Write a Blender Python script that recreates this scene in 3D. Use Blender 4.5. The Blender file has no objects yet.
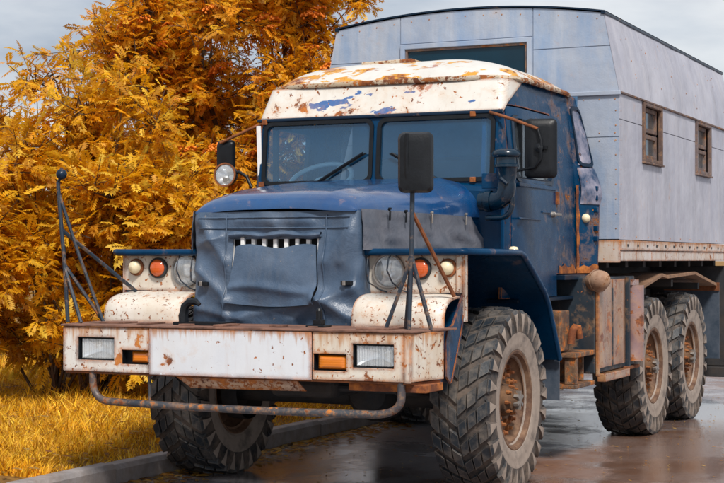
import bpy, bmesh, math, random
import numpy as np
from mathutils import Vector, Matrix, noise as mnoise
from mathutils.geometry import tessellate_polygon
R_ = math.radians
SC = bpy.context.scene
COL = SC.collection

# ------------------------------------------------------------------ camera, sky, sun, exposure
YAW, PITCH, FPX = 24.7476, 0.6632, 1552.28
CAM = Vector((4.4169, -9.3599, 1.464))
cd = bpy.data.cameras.new('camera'); cam = bpy.data.objects.new('camera', cd); COL.objects.link(cam)
cam.location = CAM
cam.rotation_euler = (R_(90 + PITCH), 0, R_(YAW))
cd.sensor_fit = 'HORIZONTAL'; cd.sensor_width = 36.0; cd.lens = FPX / 724 * 36.0
cd.clip_start = 0.1; cd.clip_end = 3000
SC.camera = cam

SUN_EL, SUN_AZ = 48.0, -54.0          # azimuth measured from +X, negative towards -Y
sv = Vector((math.cos(R_(SUN_EL)) * math.cos(R_(SUN_AZ)), math.cos(R_(SUN_EL)) * math.sin(R_(SUN_AZ)), math.sin(R_(SUN_EL))))
ld = bpy.data.lights.new('sun', 'SUN'); lo = bpy.data.objects.new('sun', ld); COL.objects.link(lo)
ld.energy = 2.9; ld.angle = R_(10); ld.color = (1.0, 0.95, 0.88)
lo.rotation_euler = sv.to_track_quat('Z', 'Y').to_euler()
lo.location = (8, -8, 12)

world = bpy.data.worlds.new('World'); SC.world = world; world.use_nodes = True
wt = world.node_tree; wn = wt.nodes; wl = wt.links
for n in list(wn): wn.remove(n)
wo = wn.new('ShaderNodeOutputWorld'); bg = wn.new('ShaderNodeBackground'); sky = wn.new('ShaderNodeTexSky')
sky.sky_type = 'NISHITA'; sky.sun_disc = False
sky.sun_elevation = R_(SUN_EL); sky.sun_rotation = math.atan2(sv.x, sv.y)
sky.dust_density = 2.0; sky.ozone_density = 2.0
tc = wn.new('ShaderNodeTexCoord'); mp = wn.new('ShaderNodeMapping'); mp.inputs['Scale'].default_value = (1.0, 1.0, 3.4)
nz = wn.new('ShaderNodeTexNoise'); nz.inputs['Scale'].default_value = 3.2; nz.inputs['Detail'].default_value = 7; nz.inputs['Roughness'].default_value = .56
nz.inputs['Distortion'].default_value = .35
cr = wn.new('ShaderNodeValToRGB'); cr.color_ramp.elements[0].position = .28; cr.color_ramp.elements[1].position = .68
nz2 = wn.new('ShaderNodeTexNoise'); nz2.inputs['Scale'].default_value = 5.5; nz2.inputs['Detail'].default_value = 6
cc = wn.new('ShaderNodeValToRGB'); cc.color_ramp.elements[0].position = .34; cc.color_ramp.elements[1].position = .66
cc.color_ramp.elements[0].color = (3.3, 3.7, 4.4, 1); cc.color_ramp.elements[1].color = (7.6, 7.6, 7.6, 1)
mx = wn.new('ShaderNodeMixRGB')
wl.new(tc.outputs['Generated'], mp.inputs['Vector']); wl.new(mp.outputs[0], nz.inputs['Vector']); wl.new(mp.outputs[0], nz2.inputs['Vector'])
wl.new(nz.outputs['Fac'], cr.inputs[0]); wl.new(nz2.outputs['Fac'], cc.inputs[0])
mr = wn.new('ShaderNodeMapRange'); mr.inputs['To Min'].default_value = .62; mr.inputs['To Max'].default_value = .97
wl.new(cr.outputs[0], mr.inputs['Value']); wl.new(mr.outputs[0], mx.inputs[0])
wl.new(sky.outputs[0], mx.inputs[1]); wl.new(cc.outputs[0], mx.inputs[2])
wl.new(mx.outputs[0], bg.inputs[0]); bg.inputs[1].default_value = .088
wl.new(bg.outputs[0], wo.inputs[0])

SC.render.engine = 'CYCLES'
SC.view_settings.view_transform = 'Standard'; SC.view_settings.look = 'None'
SC.view_settings.exposure = 0.50; SC.view_settings.gamma = 1.0; SC.view_settings.use_curve_mapping = False
SC.render.resolution_x = 1024; SC.render.resolution_y = 683

# ------------------------------------------------------------------ material helpers
class NT:
    def __init__(s, name):
        s.m = bpy.data.materials.new(name); s.m.use_nodes = True
        s.t = s.m.node_tree; s.n = s.t.nodes; s.b = s.n['Principled BSDF']; s.out = s.n['Material Output']
        s.tc = s.n.new('ShaderNodeTexCoord')
    def link(s, a, b): s.t.links.new(a, b)
    def vec(s, scale=(1, 1, 1), loc=(0, 0, 0), src='Object'):
        m = s.n.new('ShaderNodeMapping'); m.inputs['Scale'].default_value = scale; m.inputs['Location'].default_value = loc
        s.link(s.tc.outputs[src], m.inputs[0]); return m.outputs[0]
    def noise(s, scale, detail=6, rough=.6, vec=None, dist=0):
        n = s.n.new('ShaderNodeTexNoise'); n.inputs['Scale'].default_value = scale; n.inputs['Detail'].default_value = detail
        n.inputs['Roughness'].default_value = rough; n.inputs['Distortion'].default_value = dist
        s.link(vec if vec is not None else s.tc.outputs['Object'], n.inputs['Vector']); return n.outputs['Fac']
    def ramp(s, f, stops):
        r = s.n.new('ShaderNodeValToRGB'); e = r.color_ramp.elements
        while len(e) < len(stops): e.new(.5)
        for i, (p, c) in enumerate(stops):
            e[i].position = p; e[i].color = (c, c, c, 1) if not hasattr(c, '__len__') else (*c, 1)
        s.link(f, r.inputs[0]); return r.outputs[0]
    def mix(s, f, a, b, mode='MIX'):
        m = s.n.new('ShaderNodeMixRGB'); m.blend_type = mode
        for i, v in ((0, f), (1, a), (2, b)):
            if hasattr(v, 'links') or isinstance(v, bpy.types.NodeSocket): s.link(v, m.inputs[i])
            elif i == 0: m.inputs[0].default_value = v
            else: m.inputs[i].default_value = (*v, 1)
        return m.outputs[0]
    def math(s, op, a, b=None, clamp=False):
        m = s.n.new('ShaderNodeMath'); m.operation = op; m.use_clamp = clamp
        for i, v in ((0, a), (1, b)):
            if v is None: continue
            if isinstance(v, bpy.types.NodeSocket): s.link(v, m.inputs[i])
            else: m.inputs[i].default_value = v
        return m.outputs[0]
    def sep(s, src='Object'):
        x = s.n.new('ShaderNodeSeparateXYZ'); s.link(s.tc.outputs[src], x.inputs[0]); return x.outputs
    def bump(s, h, strength=.3, dist=.01):
        b = s.n.new('ShaderNodeBump'); b.inputs['Strength'].default_value = strength; b.inputs['Distance'].default_value = dist
        s.link(h, b.inputs['Height']); s.link(b.outputs[0], s.b.inputs['Normal'])
    def set(s, **k):
        for key, v in k.items():
            i = s.b.inputs[key.replace('_', ' ')]
            if isinstance(v, bpy.types.NodeSocket): s.link(v, i)
            elif hasattr(v, '__len__') and len(v) == 3: i.default_value = (*v, 1)
            else: i.default_value = v
    def edge(s, radius=.012):
        b = s.n.new('ShaderNodeBevel'); b.samples = 4; b.inputs['Radius'].default_value = radius
        g = s.n.new('ShaderNodeNewGeometry'); d = s.n.new('ShaderNodeVectorMath'); d.operation = 'DOT_PRODUCT'
        s.link(b.outputs[0], d.inputs[0]); s.link(g.outputs['Normal'], d.inputs[1])
        return s.math('SUBTRACT', 1.0, d.outputs['Value'], True)

def rust_col(t, sc=9):
    n = t.noise(sc, 8, .7)
    return t.ramp(n, [(.25, (.035, .014, .010)), (.45, (.16, .045, .014)), (.6, (.42, .13, .022)), (.8, (.62, .26, .06))])

def painted(name, col, col2, rust=.62, soft=.03, rscale=7, rough=.35, coat=0., streak=.0, edge=None, grime=(.10, .085, .07), gr=.35, bumps=.25, mott=2.5, loc=(0, 0, 0), metal=0, fineo=.06, drip=None, coatr=.12, spec=.5, vstreak=None, peel=None):
    """old sheet-metal paint: mottled colour, grime, rust-through spots, run-off streaks, optional worn edges"""
    t = NT(name); v = t.vec((1, 1, 1), loc)
    base = t.mix(t.ramp(t.noise(mott, 8, .62, v), [(.35, 0.), (.68, 1.)]), col, col2)
    g = t.math('MULTIPLY', t.ramp(t.noise(4.3, 9, .7, t.vec((1, 1, .35), (3, 1, 7))), [(.45, 0.), (.8, 1.)]), gr)
    base = t.mix(g, base, grime)
    if vstreak:
        vs1 = t.ramp(t.noise(1, 6, .62, t.vec((7, 7, .55), (1, 4, 2))), [(.50, 0.), (.66, .55)]); base = t.mix(vs1, base, vstreak)
        vs2 = t.ramp(t.noise(1, 5, .6, t.vec((4.5, 4.5, .8), (6, 1, 9))), [(.55, 0.), (.75, .38)]); base = t.mix(vs2, base, [x * .62 for x in vstreak])
    m = t.ramp(t.noise(rscale, 10, .68, v, .3), [(rust, 0.), (rust + soft, 1.)])
    fine = t.ramp(t.noise(rscale * 5, 4, .6, v), [(rust + fineo, 0.), (rust + fineo + .03, 1.)])
    m = t.math('MAXIMUM', m, fine)
    if edge:
        e = t.math('MULTIPLY', t.edge(edge * 1.7), t.ramp(t.noise(7, 7, .75), [(.36, 0.), (.64, 1.)]))
        m = t.math('MAXIMUM', m, t.ramp(e, [(.012, 0.), (.05, 1.)]))
    if streak:
        st = t.ramp(t.noise(1, 5, .65, t.vec((22, 22, 1.6), (5, 2, 1))), [(.56, 0.), (.78, 1.)])
        base = t.mix(t.math('MULTIPLY', st, streak), base, (.34, .15, .05))
    if drip:
        zz = t.n.new('ShaderNodeMapRange'); t.link(t.sep()[2], zz.inputs['Value']); zz.inputs['From Min'].default_value = drip[0]; zz.inputs['From Max'].default_value = drip[1]
        dr = t.math('ADD', t.math('MULTIPLY', zz.outputs[0], .42), t.noise(1, 6, .7, t.vec((26, 26, 2.2), (8, 2, 3))))
        base = t.mix(t.ramp(dr, [(.74, 0.), (.92, .8)]), base, (.40, .17, .05))
    if peel:
        pm = t.noise(3.1, 5, .55, t.vec((1, 1, 2.4), peel[1])); base = t.mix(t.ramp(pm, [(.625, 0.), (.635, 1.)]), base, peel[0]); pq = t.noise(3.6, 5, .55, t.vec((1, 1, 1.7), (9, 2, 5))); base = t.mix(t.ramp(pq, [(.635, 0.), (.645, 1.)]), base, (.46, .26, .21))
    # stained halo round the spots
    halo = t.ramp(t.noise(rscale, 10, .68, v, .3), [(rust - .1, 0.), (rust + .01, .55)])
    base = t.mix(halo, base, t.mix(.5, (.55, .30, .13), base))
    t.set(Base_Color=t.mix(m, base, rust_col(t)), Roughness=t.mix(m, t.ramp(t.noise(11, 4), [(.3, rough * .8), (.7, rough * 1.35)]), (.85, .85, .85)), Metallic=metal, Specular_IOR_Level=spec)
    t.b.inputs['Coat Weight'].default_value = coat; t.b.inputs['Coat Roughness'].default_value = coatr
    t.bump(t.math('ADD', t.math('MULTIPLY', m, -.6), t.math('ADD', t.math('MULTIPLY', t.noise(2.4, 3), 1.6), t.math('MULTIPLY', t.noise(60, 3), .12))), bumps, .012)
    return t.m

def plain(name, col, rough=.6, var=.35, sc=12, metal=0, bump=.15, dust=0, dustcol=(.35, .26, .19), coat=0):
    t = NT(name)
    c = t.mix(t.ramp(t.noise(sc, 7, .65), [(.3, 0.), (.7, 1.)]), [x * (1 - var) for x in col], [min(1, x * (1 + var)) for x in col])
    if dust:
        d = t.math('MULTIPLY', t.ramp(t.noise(5, 9, .7), [(.4, 0.), (.68, 1.)]), dust); c = t.mix(d, c, dustcol)
    t.set(Base_Color=c, Roughness=rough, Metallic=metal); t.b.inputs['Coat Weight'].default_value = coat
    if bump: t.bump(t.noise(sc * 4, 5, .7), bump, .01)
    return t.m

M = {}
M['blue'] = painted('blue_paint', (.0002, .024, .070), (.0008, .043, .112), rust=.70, rscale=5, rough=.26, coat=.06, coatr=.05, spec=.16, gr=.3, grime=(.003, .012, .026), bumps=.38)
M['bluedark'] = painted('navy_paint', (.0006, .010, .028), (.0014, .017, .042), rust=.70, rscale=6, rough=.36, coat=.15, spec=.25, gr=.4, grime=(.008, .010, .012), bumps=.3)
M['bluerust'] = painted('blue_paint_rusting', (.0002, .023, .066), (.0008, .042, .107), rust=.615, rscale=4.6, rough=.26, coat=.06, coatr=.05, spec=.16, edge=.008, gr=.3, grime=(.004, .012, .022), bumps=.8, loc=(2.3, 1.2, 4.1))
M['snork'] = painted('intake_paint', (.0006, .010, .024), (.0014, .018, .038), rust=.69, rscale=7, rough=.25, coat=.4, coatr=.06, spec=.3, gr=.3, grime=(.01, .012, .014), bumps=.3)
M['quarter_sheen'] = painted('pale_sky_sheen_paint', (.006, .035, .09), (.46, .42, .50), rust=.64, rscale=5, rough=.3, coat=.3, gr=.3, grime=(.01, .04, .10), bumps=.4, mott=5.5, loc=(.6, 4.4, 2.6))  # pale lilac patches paint the sky's reflection into the blue quarter
M['hood'] = painted('hood_blue_paint', (.0012, .042, .150), (.005, .070, .210), rust=.71, rscale=8, rough=.28, coat=.9, coatr=.13, gr=.4, grime=(.07, .09, .13), bumps=.34)
M['white'] = painted('white_paint_rusty', (.60, .575, .535), (.66, .645, .63), rust=.61, rscale=9, rough=.42, streak=.35, edge=.022, grime=(.44, .31, .19), gr=.45, bumps=.3, fineo=.0, drip=(.90, 1.07))
M['cream'] = painted('cream_paint_rusty', (.58, .52, .43), (.64, .60, .54), rust=.585, rscale=8, rough=.45, streak=.6, edge=.022, grime=(.40, .24, .11), gr=.5, bumps=.35, loc=(1.7, 4, 2), fineo=.02, drip=(.90, 1.07))
M['apron'] = painted('apron_paint_rusty', (.60, .55, .475), (.66, .63, .585), rust=.60, rscale=9, rough=.42, streak=.2, edge=.022, grime=(.44, .30, .16), gr=.4, bumps=.3, loc=(1.7, 4, 2), fineo=.0)
M['skid'] = painted('skid_plate_paint', (.46, .30, .19), (.58, .45, .36), rust=.53, rscale=9, rough=.55, streak=.8, edge=.03, grime=(.34, .13, .035), gr=.7, bumps=.35, fineo=.0)
M['whitenew'] = painted('white_paint_fresh', (.575, .60, .645), (.64, .655, .68), rust=.65, rscale=6, rough=.36, streak=.18, edge=.024, grime=(.48, .44, .40), gr=.35, bumps=.3, loc=(7, 3, 5), fineo=.01, drip=(.94, 1.072))
M['kung'] = painted('pale_grey_paint', (.345, .35, .415), (.455, .455, .51), rust=.70, rscale=6, rough=.46, streak=.12, grime=(.22, .22, .26), gr=.7, bumps=.9, mott=1.6, vstreak=(.47, .46, .50))
M['kungshade'] = painted('pale_grey_paint_shaded', (.255, .305, .40), (.35, .39, .46), rust=.70, rscale=6, rough=.46, streak=.10, grime=(.10, .23, .44), gr=.7, bumps=.9, mott=2.0, vstreak=(.39, .42, .48))  # box front: its bluish shade mixed into the box colour, plus blue smears
M['kungrail'] = painted('rail_cream_paint', (.50, .44, .39), (.57, .53, .51), rust=.60, rscale=6, rough=.6, streak=.9, edge=.02, grime=(.36, .18, .07), gr=.6, bumps=.3, fineo=.02, drip=(1.50, 1.62))
def roof_mat():
    t = NT('roof_white_paint'); v = t.vec((1, 1, 1), (.4, 2.1, 0))
    base = t.mix(t.ramp(t.noise(5, 8, .65), [(.35, 0.), (.7, 1.)]), (.53, .515, .48), (.62, .61, .585))
    z = t.sep()[2]
    low = t.math('MULTIPLY_ADD', z, -2.6, ); low.node.inputs[2].default_value = 7.36      # more peeling towards the gutter
    k = t.math('ADD', t.noise(4.2, 9, .6, t.vec((1, 1, 3.2), (.9, 2.1, 0)), .5), t.math('MULTIPLY', t.math('MINIMUM', t.math('MAXIMUM', low, -.3), .3), .33))
    m1 = t.ramp(k, [(.555, 0.), (.575, 1.)]); m2 = t.ramp(k, [(.60, 0.), (.63, 1.)])
    och = t.ramp(t.noise(7, 5), [(.35, (.38, .22, .19)), (.5, (.56, .26, .025)), (.7, (.62, .34, .035))])
    base = t.mix(m1, base, och); base = t.mix(t.math('MULTIPLY', m2, t.ramp(t.noise(18, 5), [(.45, 0.), (.55, 1.)])), base, rust_col(t, 14))
    t.set(Base_Color=base, Roughness=.5); t.bump(t.math('ADD', t.math('MULTIPLY', m1, -.5), t.noise(3, 3)), .35, .015)
    return t.m
M['roof'] = roof_mat()
M['visor'] = painted('visor_white_paint', (.585, .555, .50), (.64, .62, .58), rust=.60, rscale=4.4, rough=.42, streak=.25, edge=.02, grime=(.42, .33, .25), gr=.4, bumps=.3, loc=(4.2, 0, 1.2), fineo=.03, peel=((.05, .12, .30), (2.2, 1, 3)))
M['gutter'] = painted('gutter_paint', (.46, .38, .27), (.54, .49, .41), rust=.50, rscale=10, rough=.6, gr=.5, grime=(.5, .27, .06), bumps=.4)
M['rust'] = plain('rust', (.20, .065, .022), .9, .6, 9, bump=.5)
t_ = NT('rust_bright'); t_.set(Base_Color=rust_col(t_, 7), Roughness=.85); t_.bump(t_.noise(40, 6), .4, .01); M['rustb'] = t_.m
M['topmetal'] = plain('brown_rusty_plate', (.16, .075, .05), .7, .5, 10, bump=.4, dust=.4, dustcol=(.30, .17, .12))
M['whitebar'] = plain('white_enamel', (.80, .80, .80), .4, .08, 12, bump=.1)
M['black'] = plain('black_rubber', (.006, .0075, .010), .38, .3, 20)
M['black'].node_tree.nodes['Principled BSDF'].inputs['Specular IOR Level'].default_value = .3
M['dark'] = plain('dark_chassis', (.018, .020, .024), .75, .5, 8, dust=.5, dustcol=(.075, .05, .033))
M['steel'] = plain('worn_steel', (.25, .24, .23), .45, .4, 14, metal=.6, dust=.5)
M['pipe'] = painted('dark_blue_pipe', (.008, .018, .035), (.015, .03, .05), rust=.62, rscale=16, rough=.5, gr=.3, bumps=.3)
M['tubebar'] = painted('tube_bar_paint', (.022, .030, .042), (.055, .058, .066), rust=.575, rscale=22, rough=.5, gr=.5, grime=(.24, .14, .10), bumps=.3)
M['boxside'] = painted('tan_box_paint', (.16, .060, .020), (.46, .30, .18), rust=.56, rscale=5.0, rough=.28, streak=.0, coat=.6, edge=.03, mott=2.2, grime=(.10, .04, .016), gr=.22, bumps=.2)
M['boxfront'] = painted('dark_box_paint', (.008, .018, .03), (.015, .028, .042), rust=.62, rscale=6, rough=.5, gr=.45, grime=(.07, .05, .035))
M['steprust'] = painted('step_paint', (.035, .025, .022), (.10, .055, .035), rust=.54, rscale=9, rough=.6, gr=.6, grime=(.16, .07, .03), bumps=.5)
M['tank'] = painted('tank_paint', (.16, .085, .085), (.30, .20, .20), rust=.55, rscale=4, rough=.3, coat=.5, gr=.3, grime=(.14, .06, .03), bumps=.2)
M['boards'] = plain('guard_boards', (.20, .115, .07), .85, .5, 9, bump=.5, dust=.5, dustcol=(.34, .17, .075))
M['mudegg'] = painted('mud_caked_paint', (.20, .085, .04), (.46, .31, .22), rust=.60, rscale=9, rough=.6, gr=.6, grime=(.10, .045, .02), bumps=.9, mott=5)
M['mud'] = plain('dried_mud', (.38, .24, .15), .95, .35, 10, bump=.7)
M['wood'] = plain('weathered_boards', (.16, .10, .07), .85, .6, 8, bump=.5, dust=.5, dustcol=(.32, .26, .24))
M['woodframe'] = painted('window_wood', (.065, .034, .024), (.15, .095, .075), rust=.60, rscale=14, rough=.7, gr=.6, grime=(.24, .24, .28), bumps=.4)
M['cream_lamp'] = plain('cream_plastic', (.72, .62, .42), .35, .12, 20, bump=0, coat=.3)
M['mudflap'] = plain('mudflap_rubber', (.035, .055, .085), .55, .35, 5, dust=.35, dustcol=(.15, .14, .14))
M['interior'] = plain('cab_interior', (.06, .15, .28), .7, .3, 6)
M['seat'] = plain('seat_vinyl', (.02, .025, .03), .5, .3, 9)
M['wheelgrey'] = plain('steering_wheel_plastic', (.80, .82, .86), .35, .12, 9, bump=0)

def cover_mat():
    t = NT('leatherette'); c = t.mix(t.ramp(t.noise(3.5, 8, .65), [(.35, 0.), (.68, 1.)]), (.038, .068, .118), (.080, .120, .185))
    st = t.ramp(t.noise(1, 7, .7, t.vec((9, 9, 1.3))), [(.5, 0.), (.72, .35)])
    c = t.mix(st, c, (.13, .14, .16)); sp = t.ramp(t.noise(38, 3), [(.70, 0.), (.74, .6)]); c = t.mix(sp, c, (.24, .20, .17))
    t.set(Base_Color=c, Roughness=t.ramp(t.noise(8, 5), [(.3, .33), (.7, .50)])); t.bump(t.math('ADD', t.noise(5, 6, .6, None, .6), t.math('MULTIPLY', t.noise(140, 2), .10)), .38, .03); return t.m
M['cover'] = cover_mat()
def cover2_mat():
    t = NT('leatherette_brown'); c = t.mix(t.ramp(t.noise(4, 8, .65), [(.35, 0.), (.68, 1.)]), (.062, .074, .098), (.140, .140, .162))
    t.set(Base_Color=c, Roughness=.36); t.bump(t.noise(7, 6, .6, None, .5), .4, .03); return t.m
M['cover2'] = cover2_mat()

def tyre_mat(name, base, dust, thr, rough=.8, edge=0):
    t = NT(name); c = t.mix(t.ramp(t.noise(9, 7, .7), [(.35, 0.), (.7, 1.)]), [x * .7 for x in base], base)
    d = t.ramp(t.noise(6, 9, .72), [(thr - .1, 0.), (thr + .12, 1.)])
    if edge: d = t.math('MAXIMUM', d, t.math('MULTIPLY', t.ramp(t.math('MULTIPLY', t.edge(edge), t.noise(12, 5)), [(.015, 0.), (.10, 1.)]), .75))
    dc = t.mix(t.noise(15, 6), dust, [x * .6 for x in dust])
    t.set(Base_Color=t.mix(d, c, dc), Roughness=rough); t.bump(t.noise(50, 6, .7), .35, .006); return t.m
M['lug'] = tyre_mat('tyre_lug', (.016, .024, .034), (.19, .16, .135), .56, .5, .011)
M['groove'] = tyre_mat('tyre_groove', (.022, .024, .028), (.16, .12, .095), .50)
M['sidewall'] = tyre_mat('tyre_sidewall_dusty', (.13, .105, .092), (.37, .30, .25), .40)
M['hub'] = tyre_mat('muddy_hub', (.05, .026, .016), (.25, .125, .055), .54)
M['nut'] = tyre_mat('rusty_nut', (.20, .055, .014), (.42, .16, .045), .52)
M['rim'] = tyre_mat('muddy_rim', (.085, .036, .020), (.27, .155, .09), .50)

def glass_mat(name, tint, dust, dustcol, refl=.10, rough=.02, gcol=(.9, .95, 1)):
    t = NT(name); n = t.n
    tr = n.new('ShaderNodeBsdfTransparent'); tr.inputs[0].default_value = (*tint, 1)
    gl = n.new('ShaderNodeBsdfGlossy'); gl.inputs['Roughness'].default_value = rough; gl.inputs[0].default_value = (*gcol, 1)
    df = n.new('ShaderNodeBsdfDiffuse'); df.inputs[0].default_value = (*dustcol, 1)
    fr = n.new('ShaderNodeLayerWeight'); fr.inputs['Blend'].default_value = .5
    f = t.math('ADD', t.math('MULTIPLY', t.math('POWER', fr.outputs['Facing'], 5.0), .9), .04 + refl, True)
    m1 = n.new('ShaderNodeMixShader'); t.link(f, m1.inputs[0]); t.link(tr.outputs[0], m1.inputs[1]); t.link(gl.outputs[0], m1.inputs[2])
    d = t.math('MULTIPLY', t.ramp(t.noise(2.5, 8, .6), [(.25, .45), (.75, 1.)]), dust)
    m2 = n.new('ShaderNodeMixShader'); t.link(d, m2.inputs[0]); t.link(m1.outputs[0], m2.inputs[1]); t.link(df.outputs[0], m2.inputs[2])
    t.link(m2.outputs[0], t.out.inputs[0]); return t.m
M['glass'] = glass_mat('windscreen_glass', (.62, .88, 1.0), .12, (.07, .34, .74), .07, gcol=(.62, .82, 1.0))
M['sideglass'] = glass_mat('side_glass', (.92, .96, .97), .06, (.4, .45, .5), .0)
M['kglass'] = glass_mat('box_window_glass', (.25, .45, .55), .25, (.01, .09, .15), .0)
M['lens'] = glass_mat('lamp_lens', (.96, .98, 1.0), .30, (.86, .88, .88), .12, .06)
M['reflector'] = plain('lamp_reflector', (.75, .76, .76), .22, .1, 8, metal=1., bump=.1)
def amber(name, a, b):
    t = NT(name); w = t.n.new('ShaderNodeTexWave'); w.inputs['Scale'].default_value = 24; w.bands_direction = 'Z'
    t.link(t.tc.outputs['Object'], w.inputs[0]); t.set(Base_Color=t.mix(t.noise(9, 4), a, b), Roughness=.2)
    t.b.inputs['Coat Weight'].default_value = .6; t.bump(w.outputs['Fac'], .15, .004); return t.m
M['amber'] = amber('amber_plastic', (.55, .13, .008), (.70, .22, .015))
M['redlens'] = amber('red_orange_plastic', (.50, .07, .01), (.62, .12, .02))

# ------------------------------------------------------------------ mesh helpers
class MB:
    def __init__(s): s.v = []; s.f = []; s.mi = []
    def add(s, vs, fs, mi=0):
        o = len(s.v); s.v += [tuple(x) for x in vs]
        for f in fs: s.f.append(tuple(i + o for i in f)); s.mi.append(mi)
        return s
    def box(s, x0, x1, y0, y1, z0, z1, mi=0, rot=None, piv=None):
        vs = [Vector((x, y, z)) for x in (x0, x1) for y in (y0, y1) for z in (z0, z1)]
        if rot is not None:
            p = Vector(piv) if piv is not None else sum(vs, Vector()) / 8
            vs = [p + rot @ (v - p) for v in vs]
        return s.add(vs, [(0, 1, 3, 2), (4, 6, 7, 5), (0, 4, 5, 1), (2, 3, 7, 6), (0, 2, 6, 4), (1, 5, 7, 3)], mi)
    def prism(s, poly, axis, a, b, mi=0):
        """poly: 2-D loop in the plane across axis, extruded a..b along it"""
        def P(u, v, d): return {'X': (d, u, v), 'Y': (u, d, v), 'Z': (u, v, d)}[axis]
        n = len(poly); vs = [P(u, v, a) for u, v in poly] + [P(u, v, b) for u, v in poly]
        fs = [tuple(range(n)), tuple(range(2 * n - 1, n - 1, -1))] + [(i, (i + 1) % n, n + (i + 1) % n, n + i) for i in range(n)]
        return s.add(vs, fs, mi)
    def tube(s, pts, r, seg=8, mi=0, cap=True):
        pts = [Vector(p) for p in pts]; n = len(pts); rs = r if hasattr(r, '__len__') else [r] * n
        up = None; vs = []
        for i, p in enumerate(pts):
            d = (pts[min(i + 1, n - 1)] - pts[max(i - 1, 0)]).normalized()
            if up is None: up = d.orthogonal().normalized()
            up = (up - d * up.dot(d)); up = up.normalized() if up.length > 1e-6 else d.orthogonal().normalized()
            w = d.cross(up)
            for k in range(seg):
                a = 2 * math.pi * k / seg; vs.append(p + (up * math.cos(a) + w * math.sin(a)) * rs[i])
        fs = [(i * seg + k, i * seg + (k + 1) % seg, (i + 1) * seg + (k + 1) % seg, (i + 1) * seg + k) for i in range(n - 1) for k in range(seg)]
        if cap: fs += [tuple(range(seg - 1, -1, -1)), tuple(range((n - 1) * seg, n * seg))]
        return s.add(vs, fs, mi)
    def lathe(s, prof, origin, axis=(0, 0, 1), seg=32, mi=0):
        """prof: (radius, height along axis)"""
        ax = Vector(axis).normalized(); u = ax.orthogonal().normalized(); w = ax.cross(u); o = Vector(origin); vs = []
        for r, h in prof:
            for k in range(seg):
                a = 2 * math.pi * k / seg; vs.append(o + ax * h + (u * math.cos(a) + w * math.sin(a)) * r)
        fs = [(i * seg + k, i * seg + (k + 1) % seg, (i + 1) * seg + (k + 1) % seg, (i + 1) * seg + k) for i in range(len(prof) - 1) for k in range(seg)]
        if prof[0][0] > 1e-4: pass
        return s.add(vs, fs, mi)
    def grid(s, us, vs_, fn, mi=0):
        vs = [fn(u, v) for v in vs_ for u in us]; n = len(us)
        fs = [(j * n + i, j * n + i + 1, (j + 1) * n + i + 1, (j + 1) * n + i) for j in range(len(vs_) - 1) for i in range(n - 1)]
        return s.add(vs, fs, mi)
    def gridplate(s, us, vs_, keep, fn, mi=0):
        """thick sheet of cells; fn(u, v, side) with side 0 outer, 1 inner"""
        n, m = len(us), len(vs_); o = n * m
        V = [fn(u, v, d) for d in (0, 1) for v in vs_ for u in us]
        K = {(i, j) for i in range(n - 1) for j in range(m - 1) if keep((us[i] + us[i + 1]) / 2, (vs_[j] + vs_[j + 1]) / 2)}
        F = []
        for (i, j) in K:
            a, b, c, d = j * n + i, j * n + i + 1, (j + 1) * n + i + 1, (j + 1) * n + i
            F += [(a, b, c, d), (a + o, d + o, c + o, b + o)]
            for nb, e in (((i, j - 1), (a, b)), ((i + 1, j), (b, c)), ((i, j + 1), (c, d)), ((i - 1, j), (d, a))):
                if nb not in K: F.append((e[0], e[0] + o, e[1] + o, e[1]))
        return s.add(V, F, mi)
    def plate(s, outer, holes, fn, mi=0):
        """flat plate with holes; fn(u, v, side)"""
        loops = [outer] + list(holes)
        tri = tessellate_polygon([[Vector((u, v, 0)) for u, v in l] for l in loops])
        flat = [p for l in loops for p in l]; n = len(flat)
        V = [fn(u, v, 0) for u, v in flat] + [fn(u, v, 1) for u, v in flat]
        F = [tuple(t) for t in tri] + [tuple(i + n for i in reversed(t)) for t in tri]
        k = 0
        for l in loops:
            for i in range(len(l)): F.append((k + i, k + (i + 1) % len(l), n + k + (i + 1) % len(l), n + k + i))
            k += len(l)
        return s.add(V, F, mi)
    def build(s, name, mat, parent=None, smooth=0, bevel=0, off=None, recalc=True):
        me = bpy.data.meshes.new(name)
        vs = s.v if off is None else [(x - off[0], y - off[1], z - off[2]) for x, y, z in s.v]
        me.from_pydata(vs, [], s.f)
        for m_ in (mat if isinstance(mat, (list, tuple)) else [mat]): me.materials.append(M[m_] if isinstance(m_, str) else m_)
        me.polygons.foreach_set('material_index', s.mi)
        if recalc:
            bm = bmesh.new(); bm.from_mesh(me); bmesh.ops.recalc_face_normals(bm, faces=bm.faces); bm.to_mesh(me); bm.free()
        if smooth:
            me.shade_smooth(); me.set_sharp_from_angle(angle=R_(smooth))
        o = bpy.data.objects.new(name, me); COL.objects.link(o)
        if parent: o.parent = parent
        if bevel:
            b = o.modifiers.new('bevel', 'BEVEL'); b.width = bevel; b.segments = 2; b.limit_method = 'ANGLE'; b.angle_limit = R_(40)
        return o

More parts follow.
